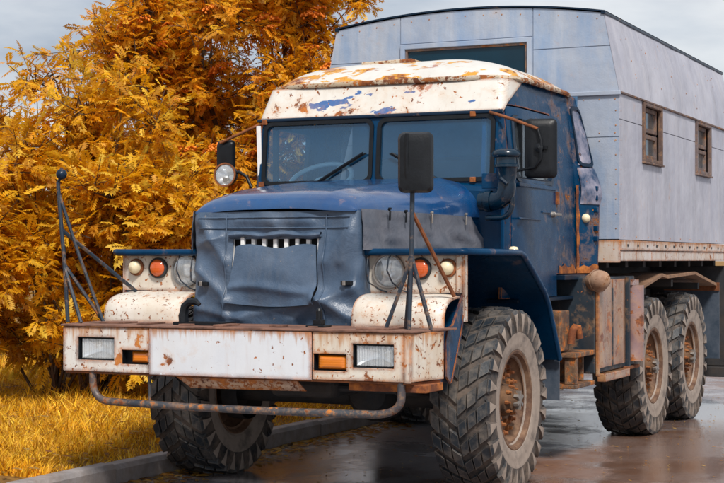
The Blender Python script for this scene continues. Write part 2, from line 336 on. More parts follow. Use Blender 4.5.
def empty(name, loc=(0, 0, 0), parent=None):
    o = bpy.data.objects.new(name, None); COL.objects.link(o); o.location = loc; o.empty_display_size = .2
    if parent: o.parent = parent
    return o
def tag(o, label=None, cat=None, group=None, kind=None):
    if label: o['label'] = label
    if cat: o['category'] = cat
    if group: o['group'] = group
    if kind: o['kind'] = kind
    return o
def rrect(u0, v0, u1, v1, r, n=6):
    out = []
    for cx, cy, a0 in ((u1 - r, v0 + r, -90), (u1 - r, v1 - r, 0), (u0 + r, v1 - r, 90), (u0 + r, v0 + r, 180)):
        for k in range(n + 1):
            a = R_(a0 + 90 * k / n); out.append((cx + r * math.cos(a), cy + r * math.sin(a)))
    return out
def lin(a, b, n): return [a + (b - a) * i / (n - 1) for i in range(n)]
def interp(x, xs, ys): return float(np.interp(x, xs, ys))
def merged(*ls): return sorted({round(x, 5) for l in ls for x in l})
def bez(p0, p1, p2, n=6):
    p0, p1, p2 = Vector(p0), Vector(p1), Vector(p2)
    return [p0 * (1 - t) ** 2 + p1 * 2 * t * (1 - t) + p2 * t * t for t in lin(0, 1, n)]
rnd = random.Random(7)


# ================================================================== setting
KX = -1.245                                        # road-side face of the kerb
def road_mat():
    t = NT('wet_road'); n1 = t.noise(.55, 6, .6, t.vec((1, 1, 1), (3.1, 1.4, 0))); n2 = t.noise(1.7, 8, .65)
    k = t.math('ADD', t.math('MULTIPLY', n1, .62), t.math('MULTIPLY', n2, .38))
    def patch(cx, cy, rx, ry):
        v = t.vec((1 / rx, 1 / ry, 0), (-cx / rx, -cy / ry, 0)); d = t.n.new('ShaderNodeVectorMath'); d.operation = 'LENGTH'; t.link(v, d.inputs[0])
        return t.math('MULTIPLY', t.math('SUBTRACT', 1.0, d.outputs['Value'], True), .30)
    k = t.math('SUBTRACT', k, t.math('MULTIPLY', t.math('ADD', patch(1.8, 2.2, 1.5, 3.0), t.math('ADD', patch(.3, 5.2, 2.2, 3.2), t.math('MULTIPLY', patch(-.3, -.1, 1.3, 2.2), 2.0))), .45))
    wet = t.ramp(k, [(.425, 1.), (.50, 0.)])        # 1 = standing water
    asp = t.mix(t.ramp(t.noise(150, 3), [(.4, 0.), (.65, 1.)]), (.055, .050, .056), (.42, .38, .40))
    silt_shine = t.ramp(t.math('ADD', t.noise(1.1, 8, .65, t.vec((1, .6, 1), (2, 8, 2))), patch(-.35, 2.8, 1.5, 2.6)), [(.46, 0.), (.60, .9)]); asp = t.mix(silt_shine, asp, t.mix(t.noise(30, 6), (.24, .235, .25), (.44, .43, .45)))  # pale silt tone that also paints sky reflection on to the wet road
    mud = t.mix(t.noise(9, 8), (.12, .042, .014), (.27, .115, .045))
    mm = t.ramp(t.math('ADD', t.noise(.9, 7, .62, t.vec((1, 1, 1), (9, 4, 2))), t.math('SUBTRACT', t.math('MULTIPLY', patch(1.9, 1.8, 1.7, 3.6), 1.8), patch(-.5, -.3, 1.2, 2.2))), [(.52, 0.), (.66, .8)])
    c = t.mix(mm, asp, mud); c = t.mix(t.math('MULTIPLY', wet, .25), c, (.08, .05, .035)); c = t.mix(t.math('MULTIPLY', t.math('MULTIPLY', silt_shine, t.math('SUBTRACT', 1., mm)), .7), c, (.40, .395, .42))
    wet = t.math('MULTIPLY', wet, t.ramp(silt_shine, [(0., 1.), (.8, .8)]))
    t.set(Base_Color=c, Roughness=t.ramp(wet, [(0., .45), (.55, .20), (1., .07)]))
    t.b.inputs['Specular IOR Level'].default_value = .6
    h = t.math('MULTIPLY', t.math('ADD', t.noise(150, 4), t.noise(22, 4)), t.ramp(wet, [(0., 1.), (.9, .07)])); t.bump(h, .75, .009); return t.m
mb = MB(); xs = [KX - .02, 0, 3, 8, 30, 200, 1200]; ys = [-1200, -60, -12, -4, 0, 4, 8, 20, 80, 1200]
mb.grid(xs, ys, lambda x, y: (x, y, 0)); tag(mb.build('road', road_mat()), kind='structure')
def soil_mat():
    t = NT('verge_soil'); c = t.ramp(t.noise(3, 9, .7), [(.3, (.10, .05, .015)), (.5, (.24, .12, .02)), (.7, (.34, .18, .03))])
    t.set(Base_Color=c, Roughness=.95); t.bump(t.noise(30, 7, .7), .7, .03); return t.m
mb = MB(); xs = [-1200, -200, -40] + lin(-14, KX - .125, 40); ys = [-1200, -100, -20] + lin(-8, 16, 60) + [40, 150, 1200]
def vz(x, y): 
    e = min(1, max(0, (KX - .13 - x) / .6))
    return .128 + e * (.05 + .05 * mnoise.noise(Vector((x * .7, y * .7, 0))))
mb.grid(xs, ys, lambda x, y: (x, y, vz(x, y))); tag(mb.build('verge', soil_mat(), smooth=60), kind='structure')
kerb = tag(empty('kerb', (KX, 0, 0)), kind='structure')
kerb['label'] = 'low concrete kerb of long blocks beside the yellow grass'
M['kerb'] = plain('kerb_concrete', (.27, .25, .25), .85, .3, 6, bump=.5, dust=.5, dustcol=(.16, .10, .06))
kb = None; rk = random.Random(2)
for i in range(-7, 16):
    if kb is None:
        mb = MB(); mb.prism([(-.125, -.12), (0, -.12), (0, .105), (-.022, .138), (-.125, .138)], 'Y', .006, .994); kb = mb.build('kerb_block', 'kerb', kerb, bevel=.008); o = kb
    else: o = kb.copy(); COL.objects.link(o)
    o.location = (rk.uniform(-.008, .008), i * 1.0 + .12, rk.uniform(-.008, .006)); o.rotation_euler = (0, 0, rk.uniform(-.008, .008))

# ================================================================== the truck (front axle at Y = 0, facing -Y)
truck = empty('truck')
tag(truck, 'weathered blue truck with rusty white bumper and pale grey box body', 'truck')

# ------------------------------------------------------------------ wheels
TR, TW = .590, .19
def tyre_mesh():
    mb = MB()
    half = [(.130, .275), (.158, .292), (.172, .318), (.176, .322), (.181, .345), (.1855, .372), (.1845, .378), (.190, .41), (.1915, .43), (.190, .46), (.184, .51), (.170, .550), (.10, .566), (.0, .572)]
    prof = [(r, x) for x, r in half] + [(r, -x) for x, r in half[-2::-1]]
    seg = 104
    vs = []; n = len(prof)
    for k in range(seg):
        a = 2 * math.pi * k / seg
        for r, x in prof: vs.append((x, r * math.cos(a), r * math.sin(a)))
    for k in range(seg):
        for i in range(n - 1):
            mi = 2 if (prof[i][0] + prof[i + 1][0]) / 2 < .442 else 1
            mb.add([], [], 0); mb.f.append((k * n + i, k * n + i + 1, ((k + 1) % seg) * n + i + 1, ((k + 1) % seg) * n + i)); mb.mi.append(mi)
    mb.v = vs
    N = 26; pit = 2 * math.pi / N; rg = random.Random(3)
    def pt(x, th, r): return (x, r * math.cos(th), r * math.sin(th))
    for sd in (1, -1):
        for k in range(N):
            th0 = k * pit + (pit / 2 if sd < 0 else 0)
            def sweep(x): return th0 + .26 * (1 - x / .19)           # arms lean: chevron
            for (xa, xb, wa) in ((.002, .0575, .100), (.0635, .118, .102), (.1245, .184, .104)):
                hw = wa / 2 / .58
                rt = lambda x: .5935 - .020 * (x / .18) ** 2
                rb = lambda x: rt(x) - .042
                base, top = [], []
                j = rg.uniform(-.006, .003); sk = rg.uniform(-.012, .012); cs_ = rg.uniform(.82, .96)
                for (x, s) in ((xa, -1), (xb, -1), (xb, 1), (xa, 1)):
                    base.append(pt(sd * x, sweep(x) + s * hw, rb(x)))
                    xm = (xa + xb) / 2; xi = xm + (x - xm) * rg.uniform(.84, .96)
                    top.append(pt(sd * xi, sweep(xi) + s * hw * rg.uniform(.80, .94) + sk, rt(xi) + j + rg.uniform(-.0035, .0015)))
                mb.add(base + top, [(4, 5, 6, 7)] + [(i, (i + 1) % 4, 4 + (i + 1) % 4, 4 + i) for i in range(4)], 0)
            # shoulder ridge that runs down on to the sidewall
            st = [(.178, .560, .5725, .054), (.1905, .538, .550, .049), (.1950, .49, .502, .030), (.1935, .432, .436, .006)]
            V = []
            for (x, r0, r1, w) in st:
                out = x + .007
                hw = w / .58; th = th0
                V += [pt(sd * (x - .016), th - hw, r0 - .01), pt(sd * (x - .016), th + hw, r0 - .01), pt(sd * out, th + hw * .75, r1), pt(sd * out, th - hw * .75, r1)]
            n0 = len(mb.mi); F = [(0, 1, 2, 3), (12, 15, 14, 13)]
            for i in range(3):
                for q in range(4): F.append((i * 4 + q, (i + 1) * 4 + q, (i + 1) * 4 + (q + 1) % 4, i * 4 + (q + 1) % 4))
            mb.add(V, F, 0); mb.mi[-12:] = [1, 1, 1, 1] + [2] * 8 if False else mb.mi[-12:]
            for q in range(len(F)): mb.mi[-1 - q] = 1
            for i in range(3): mb.mi[n0 + 2 + i * 4 + 2] = 0 if i == 0 else 2
    mb.v = [(x, y, max(z, -.572)) for x, y, z in mb.v]
    return mb
_t = tyre_mesh().build('tyre', ['lug', 'groove', 'sidewall'], None, smooth=28)
def rim_mesh():
    mb = MB()
    mb.lathe([(.268, .132), (.300, .140), (.318, .158), (.322, .170), (.312, .176), (.296, .172), (.286, .150), (.276, .11), (.262, .075), (.238, .062), (.20, .070), (.15, .072), (.115, .074)], (0, 0, 0), (1, 0, 0), 48)
    mb.lathe([(.262, -.13), (.30, -.14), (.318, -.16), (.30, -.172), (.28, -.15), (.265, -.06), (.24, -.03), (.12, -.03), (.11, .07)], (0, 0, 0), (1, 0, 0), 48)
    return mb
_r = rim_mesh().build('rim', 'rim', None, smooth=40)
def hub_mesh():
    mb = MB()
    mb.lathe([(.130, .062), (.130, .078), (.105, .085), (.098, .125), (.078, .140), (.072, .158), (.05, .168), (.042, .188), (.025, .195), (.0, .197)], (0, 0, 0), (1, 0, 0), 28)
    for ring, nn, r, ln in ((.215, 16, .020, .050), (.158, 10, .021, .055), (.086, 8, .012, .038)):
        for k in range(nn):
            a = 2 * math.pi * k / nn + .1
            x0 = .062 if ring > .12 else .130
            c = (x0, ring * math.cos(a), ring * math.sin(a))
            mb.lathe([(r, 0), (r, ln * .55), (r * .6, ln * .6), (r * .55, ln), (0, ln)], c, (1, 0, 0), 6, 2)
    for k in range(3):           # steel lever cross on the hub cap
        a = R_(25 + 60 * k)
        rot = Matrix.Rotation(a, 3, 'X'); mb.box(.175, .205, -.060, .060, -.009, .009, 1, rot, (.19, 0, 0))
    return mb
_h = hub_mesh().build('hub', ['hub', 'steel', 'nut'], None, smooth=35)
first = True
for (wx, wy) in ((1, 0), (-1, 0), (1, 3.525), (1, 4.925), (-1, 3.525), (-1, 4.925)):
    w = empty('wheel', (wx * 1.005, wy, .572), truck)
    w.rotation_euler = (0, 0, 0 if wx > 0 else math.pi)
    for src in (_t, _r, _h):
        c = src if first else src.copy()
        if not first: COL.objects.link(c)
        c.parent = w
    first = False

# ------------------------------------------------------------------ chassis
mb = MB()
for s in (-1, 1):
    mb.box(s * .42 - .04, s * .42 + .04, -1.28, 6.35, .82, 1.06)
for y in (-1.2, -.3, 1.2, 2.6, 4.2, 6.2): mb.box(-.38, .38, y - .05, y + .05, .86, 1.02)
mb.build('frame_rail', 'dark', truck, bevel=.008)
for y, dx in ((0, .22), (3.525, 0.), (4.925, 0.)):
    mb = MB()
    mb.tube([(-.93, y, .572), (.93, y, .572)], .075, 12)
    mb.lathe([(.0, -.20), (.13, -.17), (.20, -.06), (.20, .06), (.13, .17), (0, .20)], (dx, y, .60), (0, 1, 0), 18)
    mb.box(dx - .12, dx + .12, y - .12, y + .12, .6, .86)
    for s in (-1, 1): mb.lathe([(.20, -.06), (.20, .06), (.12, .1)], (s * .80, y, .572), (s, 0, 0), 18)
    mb.build('axle', 'dark', truck, smooth=40)
for s in (-1, 1):
    mb = MB()
    for i in range(7):
        L = .82 - .1 * i; z = .83 - .02 * i
        mb.tube([(s * .45, y, z + .05 * (y / .8) ** 2) for y in lin(-L, L, 7)], .016, 4)
    mb.build('leaf_spring', 'dark', truck)
mb = MB()
mb.tube([(.22, .1, .62), (.1, 3.4, .68)], .045, 10); mb.tube([(0, 3.5, .7), (0, 4.9, .7)], .045, 10)
mb.box(-.25, .25, 1.5, 2.1, .62, .98); mb.lathe([(0, -.3), (.16, -.26), (.16, .26), (0, .3)], (-.55, 2.4, .82), (0, 1, 0), 16)
mb.tube([(-.6, -.55, .66), (.62, -.62, .66)], .022, 8); mb.tube([(.62, -.62, .66), (.75, -.2, .62)], .03, 8)
mb.build('drive_shaft', 'dark', truck, smooth=40)
mb = MB(); mb.box(-.36, .36, -.85, .35, .72, 1.25); mb.box(-.22, .22, -.7, .3, .60, .72); mb.build('engine_sump', 'dark', truck, bevel=.04)

# ------------------------------------------------------------------ front bumper
BY, BZ0, BZ1 = -1.61, .794, 1.068
bump_ = empty('bumper', (0, 0, 0), truck)
def bump_side(x): return x
def fp(dy):                                      # front plate mapper, proud by dy
    return lambda u, v, d: (u, BY - dy + .012 * d, v)
lamps = {-1: dict(h=(-1.034, .864, -.775, 1.000), i=(-.722, .846, -.538, .930)), 1: dict(h=(.786, .868, 1.034, 1.000), i=(.545, .846, .748, .940))}
def rect(a): return [(a[0], a[1]), (a[2], a[1]), (a[2], a[3]), (a[0], a[3])]
for s in (-1, 1):
    x0, x1 = (-1.134, -.531) if s < 0 else (.540, 1.092)
    mb = MB(); mb.plate([(x0, BZ0 + .002), (x1, BZ0 + .002), (x1, BZ1 - .006), (x0, BZ1 - .006)], [rect(lamps[s]['h']), rect(lamps[s]['i'])], fp(0))
    mb.build('front_panel', 'white' if s < 0 else 'cream', bump_, bevel=.003)
mb = MB(); mb.box(-.527, .536, BY - .006, BY + .006, BZ0 - .004, BZ1 - .006); mb.build('front_panel', 'whitenew', bump_, bevel=.004)
mb = MB(); mb.box(1.096, 1.137, BY - .001, BY + .014, BZ0 - .003, BZ1 - .004); mb.build('corner_strip', 'cream', bump_, bevel=.004)
for s in (-1, 1):
    mb = MB()
    pl = [(s * 1.139, BY), (s * 1.205, -1.30), (s * 1.190, -1.295), (s * 1.125, BY + .004)]
    mb.prism(pl, 'Z', BZ0 + .004, BZ1 - .006); mb.build('end_panel', 'cream' if s > 0 else 'white', bump_, bevel=.003)
mb = MB(); mb.prism([(-1.150, BY - .012), (1.150, BY - .012), (1.215, -1.12), (-1.215, -1.12)], 'Z', BZ1 - .004, BZ1 + .008)
mb.build('top_plate', 'topmetal', bump_, bevel=.003)
rr = random.Random(5)
for k in range(7):
    mb = MB(); x = -1.0 + .29 * k + rr.uniform(-.04, .04); L = rr.uniform(.06, .22); mb.box(x, x + L, BY + rr.uniform(0, .2), BY + .22 + rr.uniform(0, .1), BZ1 + .008, BZ1 + .014 + rr.uniform(0, .006))
    mb.build('patch_plate', 'topmetal', bump_, bevel=.002)
mb = MB(); mb.prism([(-1.13, BY + .016), (1.13, BY + .016), (1.19, -1.31), (-1.19, -1.31)], 'Z', BZ0 - .012, BZ0 - .001)
mb.box(-1.0, 1.0, -1.34, -1.315, BZ0, BZ1 - .006)
mb.build('bottom_plate', 'rust', bump_)
mb = MB(); V = [(-.355, BY + .02, BZ0 - .014), (.435, BY + .02, BZ0 - .014), (.470, BY + .06, .722), (-.280, BY + .06, .716)]
mb.add(V + [(x, y + .012, z) for x, y, z in V], [(0, 1, 2, 3), (7, 6, 5, 4), (0, 4, 5, 1), (1, 5, 6, 2), (2, 6, 7, 3), (3, 7, 4, 0)])
mb.build('skid_plate', 'skid', bump_)
mb = MB(); mb.box(.74, 1.205, BY + .05, BY + .30, .737, BZ0 - .013); mb.build('lower_angle', 'rustb', bump_, bevel=.004)
# lamps in the bumper
for s in (-1, 1):
    a = lamps[s]['h']; lamp = empty('headlight', (0, 0, 0), truck)
    mb = MB(); mb.box(a[0] - .01, a[2] + .01, BY + .085, BY + .10, a[1] - .01, a[3] + .01)
    for x in (a[0], a[2]): mb.box(x - .004, x + .004, BY + .013, BY + .085, a[1] - .008, a[3] + .008)
    for z in (a[1], a[3]): mb.box(a[0] + .004, a[2] - .004, BY + .013, BY + .085, z - .006, z + .006)
    mb.build('housing', 'black', lamp)
    cx, cz = (a[0] + a[2]) / 2, (a[1] + a[3]) / 2
    mb = MB(); hw, hh = (a[2] - a[0]) / 2 - .016, (a[3] - a[1]) / 2 - .014
    mb.grid(lin(-1, 1, 15), lin(-1, 1, 9), lambda u, v: (cx + u * hw, BY + .078 - .042 * max(abs(u) ** 2.2, abs(v) ** 2.2), cz + v * hh)); mb.build('reflector', 'reflector', lamp, smooth=60)
    mb = MB(); mb.lathe([(0, 0), (.016, .004), (.02, .03), (.012, .04), (0, .042)], (cx, BY + .074, cz), (0, -1, 0), 12); mb.build('bulb', 'lens', lamp, smooth=40)
    mb = MB(); us = lin(-1, 1, 61); ribs = lambda u, v: (cx + u * (hw + .004), BY + .026 + .004 * math.sin(u * 42) - .006 * (1 - u * u), cz + v * (hh + .004))
    mb.grid(us, lin(-1, 1, 5), ribs); mb.build('lens', 'lens', lamp, smooth=60)
    a = lamps[s]['i']; ind = empty('indicator_lamp', (0, 0, 0), truck)
    mb = MB(); mb.box(a[0] - .006, a[2] + .006, BY + .055, BY + .065, a[1] - .006, a[3] + .006); mb.box(a[0] - .006, a[0], BY + .013, BY + .055, a[1], a[3]); mb.box(a[2], a[2] + .006, BY + .013, BY + .055, a[1], a[3]); mb.build('housing', 'black', ind)
    mb = MB(); xo = .042 if s < 0 else .014
    mb.grid(lin(-1, 1, 17), lin(-1, 1, 9), lambda u, v: ((a[0] + xo + a[2]) / 2 + u * ((a[2] - a[0] - xo) / 2 - .004), BY + .020 + .025 * max(abs(u), abs(v)) ** 6 - (.012 if s > 0 else -.004), (a[1] + a[3]) / 2 + v * ((a[3] - a[1]) / 2 - .008)))
    mb.build('lens', 'amber', ind, smooth=50)
# tubular bar under the bumper
mb = MB(); y = BY + .03
pts = [(-.945, y, .80)] + bez((-.945, y, .74), (-.945, y, .622), (-.82, y, .618), 8) + [(-.3, y, .607), (.3, y, .606)] + bez((.90, y, .612), (1.07, y, .618), (1.068, y, .72), 8) + [(1.066, y, .80)]
mb.tube(pts, .0225, 10); mb.tube([(-.55, y + .01, .62), (-.56, y + .02, .79)], .010, 6)
mb.build('tube_bar', 'tubebar', bump_, smooth=60)
# towing hook, peg and welded bits on top
mb = MB()
mb.tube([(-.42, -1.40, 1.08), (-.425, -1.40, 1.13)] + [(-.36 + .062 * math.cos(R_(a)), -1.40, 1.155 + .062 * math.sin(R_(a))) for a in (190, 150, 110, 70, 40)], [.03, .03, .028, .026, .024, .02, .012], 8)
mb.box(-.46, -.12, -1.46, -1.30, 1.077, 1.094); mb.build('tow_hook', 'black', bump_, smooth=40)
mb = MB(); mb.box(.40, .52, -1.42, -1.32, 1.077, 1.088); mb.box(.435, .485, -1.395, -1.335, 1.088, 1.12); mb.lathe([(.018, 0), (.018, .05), (.010, .065), (0, .068)], (.46, -1.365, 1.12), (0, 0, 1), 12); mb.build('tow_pin', 'black', bump_, bevel=.004)

# marker poles with braces on both bumper ends
pl_ = empty('marker_pole', (0, 0, 0), truck)
mb = MB(); Y = -1.46
mb.tube([(-1.212, Y, 1.078), (-1.235, Y, 1.41), (-1.258, Y, 1.63), (-1.285, Y, 1.90), (-1.287, Y, 1.94)], .0125, 8)
mb.tube([(-1.283, Y, 1.875), (-1.17, Y + .05, 1.50), (-1.02, Y + .1, 1.078)], .0105, 6)
mb.tube([(-1.237, Y, 1.42), (-1.10, Y - .02, 1.078)], .0115, 6); mb.tube([(-1.237, Y, 1.43), (-1.03, Y + .12, 1.078)], .0115, 6)
mb.tube([(-1.258, Y, 1.645), (-1.018, -1.0, 1.262)], .0125, 6)
mb.build('tripod', 'pipe', pl_, smooth=50)
mb = MB(); mb.tube([(-1.287, Y, 1.94), (-1.265, Y, 1.97), (-1.262, Y, 2.03)], .009, 6)
mb.lathe([(0, -.030), (.024, -.025), (.033, -.008), (.033, .008), (.024, .025), (0, .030)], (-1.258, Y - .005, 1.988), (.3, -1, .1), 16); mb.build('marker_head', 'bluedark', pl_, smooth=60)
pr = empty('bumper_mirror', (0, 0, 0), truck); Y = -1.45
mb = MB(); mb.tube([(1.057, Y, 1.078), (1.072, Y, 1.5), (1.078, Y, 1.85), (1.082, Y - .03, 2.06)], .014, 8)
mb.tube([(.925, Y - .02, 1.078), (1.03, Y, 1.36), (1.073, Y, 1.50)], .012, 6); mb.tube([(.995, Y + .1, 1.078), (1.074, Y, 1.52)], .012, 6)
mb.tube([(1.178, Y + .03, 1.078), (1.072, Y, 1.48)], .013, 6)
mb.build('tripod', 'pipe', pr, smooth=50)
mb = MB(); mb.tube([(1.080, Y, 1.72), (1.160, -1.03, 1.255)], .0125, 6); mb.build('brace', 'rust', pr, smooth=50)
mb = MB(); rot = Matrix.Rotation(R_(16), 3, 'Z')
c = Vector((1.108, Y - .02, 1.998))
def mirror(mb, c, w, h, d, rot):
    lp = rrect(-w / 2, -h / 2, w / 2, h / 2, .035, 5)
    rings = [(1, 0), (1, -.35 * d), (.86, -.85 * d), (.5, -d)]
    V = []; n = len(lp)
    for sc, dy in rings: V += [c + rot @ Vector((u * sc, dy, v * (1 - (1 - sc) * .55))) for u, v in lp]
    F = [tuple(range(n))] + [(i * n + k, i * n + (k + 1) % n, (i + 1) * n + (k + 1) % n, (i + 1) * n + k) for i in range(3) for k in range(n)] + [tuple(range(3 * n, 4 * n))]
    mb.add(V, F)
mirror(mb, c, .195, .335, .05, rot); mb.build('mirror_shell', 'black', pr, smooth=45)
mb = MB(); lp = rrect(-.088, -.155, .088, .155, .03, 5); mb.add([c + rot @ Vector((u, .003, v)) for u, v in lp], [tuple(range(len(lp)))]); mb.build('mirror_glass', 'reflector', pr)
mb = MB(); mb.tube([(1.072, Y - .066, 1.85), (1.075, Y - .082, 2.02), (1.080, Y - .080, 2.155)], .012, 6); mb.build('clamp', 'black', pr, smooth=50)

# ------------------------------------------------------------------ wings
for s in (-1, 1):
    wing = empty('wing', (0, 0, 0), truck)
    prof = [(-.955, 1.527), (.02, 1.522), (.09, 1.500), (.15, 1.455), (.50, 1.285), (.60, 1.20), (.80, .83)]
    prof = [(-.955, 1.527), (.00, 1.523), (.085, 1.505), (.16, 1.462), (.30, 1.385), (.49, 1.272), (.58, 1.19), (.67, 1.06), (.83, .80)]
    mb = MB(); n = len(prof)
    ins = [(y, z - .028) if i < 2 else (y - .022, z - .022) for i, (y, z) in enumerate(prof)]
    xa, xb = s * .52, s * 1.20
    mb.add([(x, y, z) for (y, z) in prof for x in (xa, xb)] + [(x, y, z) for (y, z) in ins for x in (xa, xb)],
           [(2 * i, 2 * i + 1, 2 * i + 3, 2 * i + 2) for i in range(n - 1)] + [(2 * n + 2 * i, 2 * n + 2 * i + 2, 2 * n + 2 * i + 3, 2 * n + 2 * i + 1) for i in range(n - 1)]
           + [(2 * i + 1, 2 * n + 2 * i + 1, 2 * n + 2 * i + 3, 2 * i + 3) for i in range(n - 1)] + [(0, 1, 2 * n + 1, 2 * n), (2 * n - 2, 4 * n - 2, 4 * n - 1, 2 * n - 1)])
    mb.build('top', 'blue', wing, smooth=40, bevel=.004)
    mb = MB()                                     # rolled outer lip
    lipp = [(s * 1.203, y - (.0 if i < 2 else .004), z - .016) for i, (y, z) in enumerate(prof)]
    mb.tube([(s * .54, -.962, 1.508), (s * 1.10, -.965, 1.508), (s * 1.175, -.962, 1.508)] + lipp, .021, 8); mb.build('lip', 'blue', wing, smooth=60)
    mb = MB()                                     # inner arch wall and engine-bay side
    mb.gridplate(lin(-.9, .62, 8), lin(.86, 1.49, 5), lambda u, v: v < 1.46 - max(0, u - .1) * .6, lambda u, v, d: (s * (.64 - .02 * d), u, v)); mb.build('inner_wall', 'bluedark', wing)
    mb = MB(); mb.box(min(s * .80, s * 1.19), max(s * .80, s * 1.19), .865, .877, .50, .815); mb.build('mudflap', 'mudflap', wing)
    mb = MB(); mb.box(min(s * .70, s * 1.17), max(s * .70, s * 1.17), .80, .86, .80, .83); mb.build('flap_bar', 'rust', wing)
    # headlight panel
    hp = empty('headlight_panel', (0, 0, 0), truck); PY = -.905
    cH, cO, cM = (.70, 1.395), (.905, 1.41), (1.075, 1.415)
    circ = lambda c, r, n=24: [(s * (c[0] + r * math.cos(2 * math.pi * k / n)), c[1] + r * math.sin(2 * math.pi * k / n)) for k in range(n)]
    mb = MB(); mb.plate([(s * .50, 1.262), (s * 1.17, 1.268), (s * 1.17, 1.505), (s * .50, 1.498)], [circ(cH, .094)], lambda u, v, d: (u, PY + .010 * d, v))
    mb.box(min(s * 1.165, s * 1.178), max(s * 1.165, s * 1.178), PY - .002, PY + .05, 1.10, 1.50)
    if s > 0: mb.box(1.13, 1.163, PY - .012, PY - .001, 1.27, 1.49)
    mb.build('panel', 'apron', hp)
    # rounded lower apron
    mb = MB(); us = lin(0, 1, 13); vs_ = lin(0, 1, 19)
    def apron(u, v, d):
        a = u * math.pi / 2; x = .575 + (1.150 - .575) * v
        e = max(0, (v - .80) / .20); ei = max(0, (.12 - v) / .12)
        k = 1 - .10 * e ** 2 - .06 * ei ** 2
        yy = PY - .003 - (.285 - .012 * d) * math.sin(a) ** .85 * k; zz = 1.075 + (.187 - .012 * d) * math.cos(a) ** .62 * (1 - .07 * e ** 2)
        return (s * x, yy, zz)
    mb.gridplate(us, vs_, lambda u, v: True, apron); mb.build('apron', 'apron', hp, smooth=50)
    # arch front plate between apron and tyre
    mb = MB(); arc = [(-.895, 1.27), (-.90, 1.16), (-.955, 1.02), (-1.03, .88), (-1.10, .76)]
    mb.add([(s * x, y + dy, z) for (y, z) in arc for x in (.80, 1.172) for dy in (0, .012)],
           [f for i in range(4) for f in ((4 * i, 4 * i + 2, 4 * i + 6, 4 * i + 4), (4 * i + 1, 4 * i + 5, 4 * i + 7, 4 * i + 3), (4 * i + 2, 4 * i + 3, 4 * i + 7, 4 * i + 6))])
    sidep = [(-.90, 1.262), (-.895, 1.16), (-.95, 1.02), (-1.03, .86), (-1.10, .755), (-1.16, .80), (-1.17, 1.0), (-1.14, 1.075), (-1.06, 1.09)]
    mb.prism(sidep, 'X', s * 1.155, s * 1.167); mb.build('arch_plate', 'bluerust', hp)
    # round headlight
    hl = empty('headlight', (0, 0, 0), truck)
    mb = MB(); mb.lathe([(.096, .0), (.105, .012), (.102, .024), (.092, .022)], (s * cH[0], PY, cH[1]), (0, -1, 0), 32); mb.build('bezel', 'steel', hl, smooth=50)
    mb = MB(); mb.lathe([(.0, -.075), (.04, -.065), (.07, -.04), (.092, .005)], (s * cH[0], PY, cH[1]), (0, -1, 0), 32); mb.build('reflector', 'reflector', hl, smooth=60)
    mb = MB(); mb.lathe([(0, -.07), (.014, -.06), (.016, -.03), (.010, -.02), (0, -.018)], (s * cH[0], PY, cH[1]), (0, -1, 0), 12); mb.build('bulb', 'lens', hl, smooth=50)
    mb = MB(); mb.lathe([(.093, .014), (.06, .026), (.03, .031), (0, .033)], (s * cH[0], PY, cH[1]), (0, -1, 0), 32); mb.build('lens', 'lens', hl, smooth=60)
    mb = MB()                                     # bent wire guard
    for dx, b in ((-.03, .01), (.075, -.02)) if s < 0 else ((-.115, -.01), (.02, .01)):
        x = s * cH[0] + dx
        mb.tube([(x, PY - .012, 1.50), (x, PY - .06, 1.47), (x - .008, PY - .065, 1.40), (x + .012 + b, PY - .06, 1.33), (x + .06, PY - .02, 1.285), (x + .10, PY - .006, 1.27)], .0045, 6)
    mb.build('wire_guard', 'pipe', hl, smooth=60)
    # orange and cream lamps
    ol = empty('indicator_lamp', (0, 0, 0), truck)
    mb = MB(); mb.lathe([(.066, .0), (.066, .022), (.056, .028)], (s * cO[0], PY - .001, cO[1]), (0, -1, 0), 24); mb.build('bezel', 'dark', ol, smooth=50)
    mb = MB(); mb.lathe([(.057, .020), (.045, .036), (.02, .042), (0, .043)], (s * cO[0], PY - .001, cO[1]), (0, -1, 0), 24); mb.build('lens', 'redlens', ol, smooth=60)
    mk = empty('side_lamp', (0, 0, 0), truck)
    mb = MB(); mb.lathe([(.056, 0), (.054, .012), (.042, .016)], (s * cM[0], PY - .001, cM[1]), (0, -1, 0), 20); mb.build('bezel', 'rust', mk, smooth=50)
    mb = MB(); mb.lathe([(.042, .010), (.040, .035), (.028, .052), (0, .058)], (s * cM[0], PY - .001, cM[1]), (0, -1, 0), 20); mb.build('lens', 'cream_lamp', mk, smooth=60)
    # small cream lamp on the wing
    mb = MB(); mb.lathe([(.034, 0), (.034, .025), (.024, .045), (0, .05)], (s * 1.10, .18, 1.462 if False else 1.50), (0, .1, 1), 14); mb.build('wing_lamp', 'cream_lamp', truck, smooth=60)

# ------------------------------------------------------------------ hood and radiator cover
HX = lambda y: interp(y, [-1.05, -.9, .42], [.545, .585, .80])
HZ = lambda y: interp(y, [-1.06, -1.045, -1.01, -.94, -.8, -.4, .42], [1.762, 1.800, 1.832, 1.858, 1.882, 1.925, 2.000])
def hoodpt(u, v, d=0):
    y = -1.06 + (1.48) * v ** 1.25; w = HX(y); a = abs(u)
    f = max(0, (a - .55) / .45)
    x = math.copysign(w * (a if a < .55 else .55 + .45 * math.sin(f * math.pi / 2) ** .9), u) if False else u * w
    zt = HZ(y) + .02 * (1 - (u * 1.1) ** 2)
    lo = 1.758
    z = lo + (zt - lo) * max(0.0, 1 - a ** 7) ** .5
    # pressed ridges and dents
    z += .010 * math.exp(-((a - .62) / .05) ** 2) * min(1, v * 4) + .008 * mnoise.noise(Vector((x * 3, y * 3, 1)))
    return (x, y, z - .012 * d)
mb = MB(); us = [math.copysign(1 - (1 - abs(q)) ** 1.6, q) for q in lin(-1, 1, 49)]
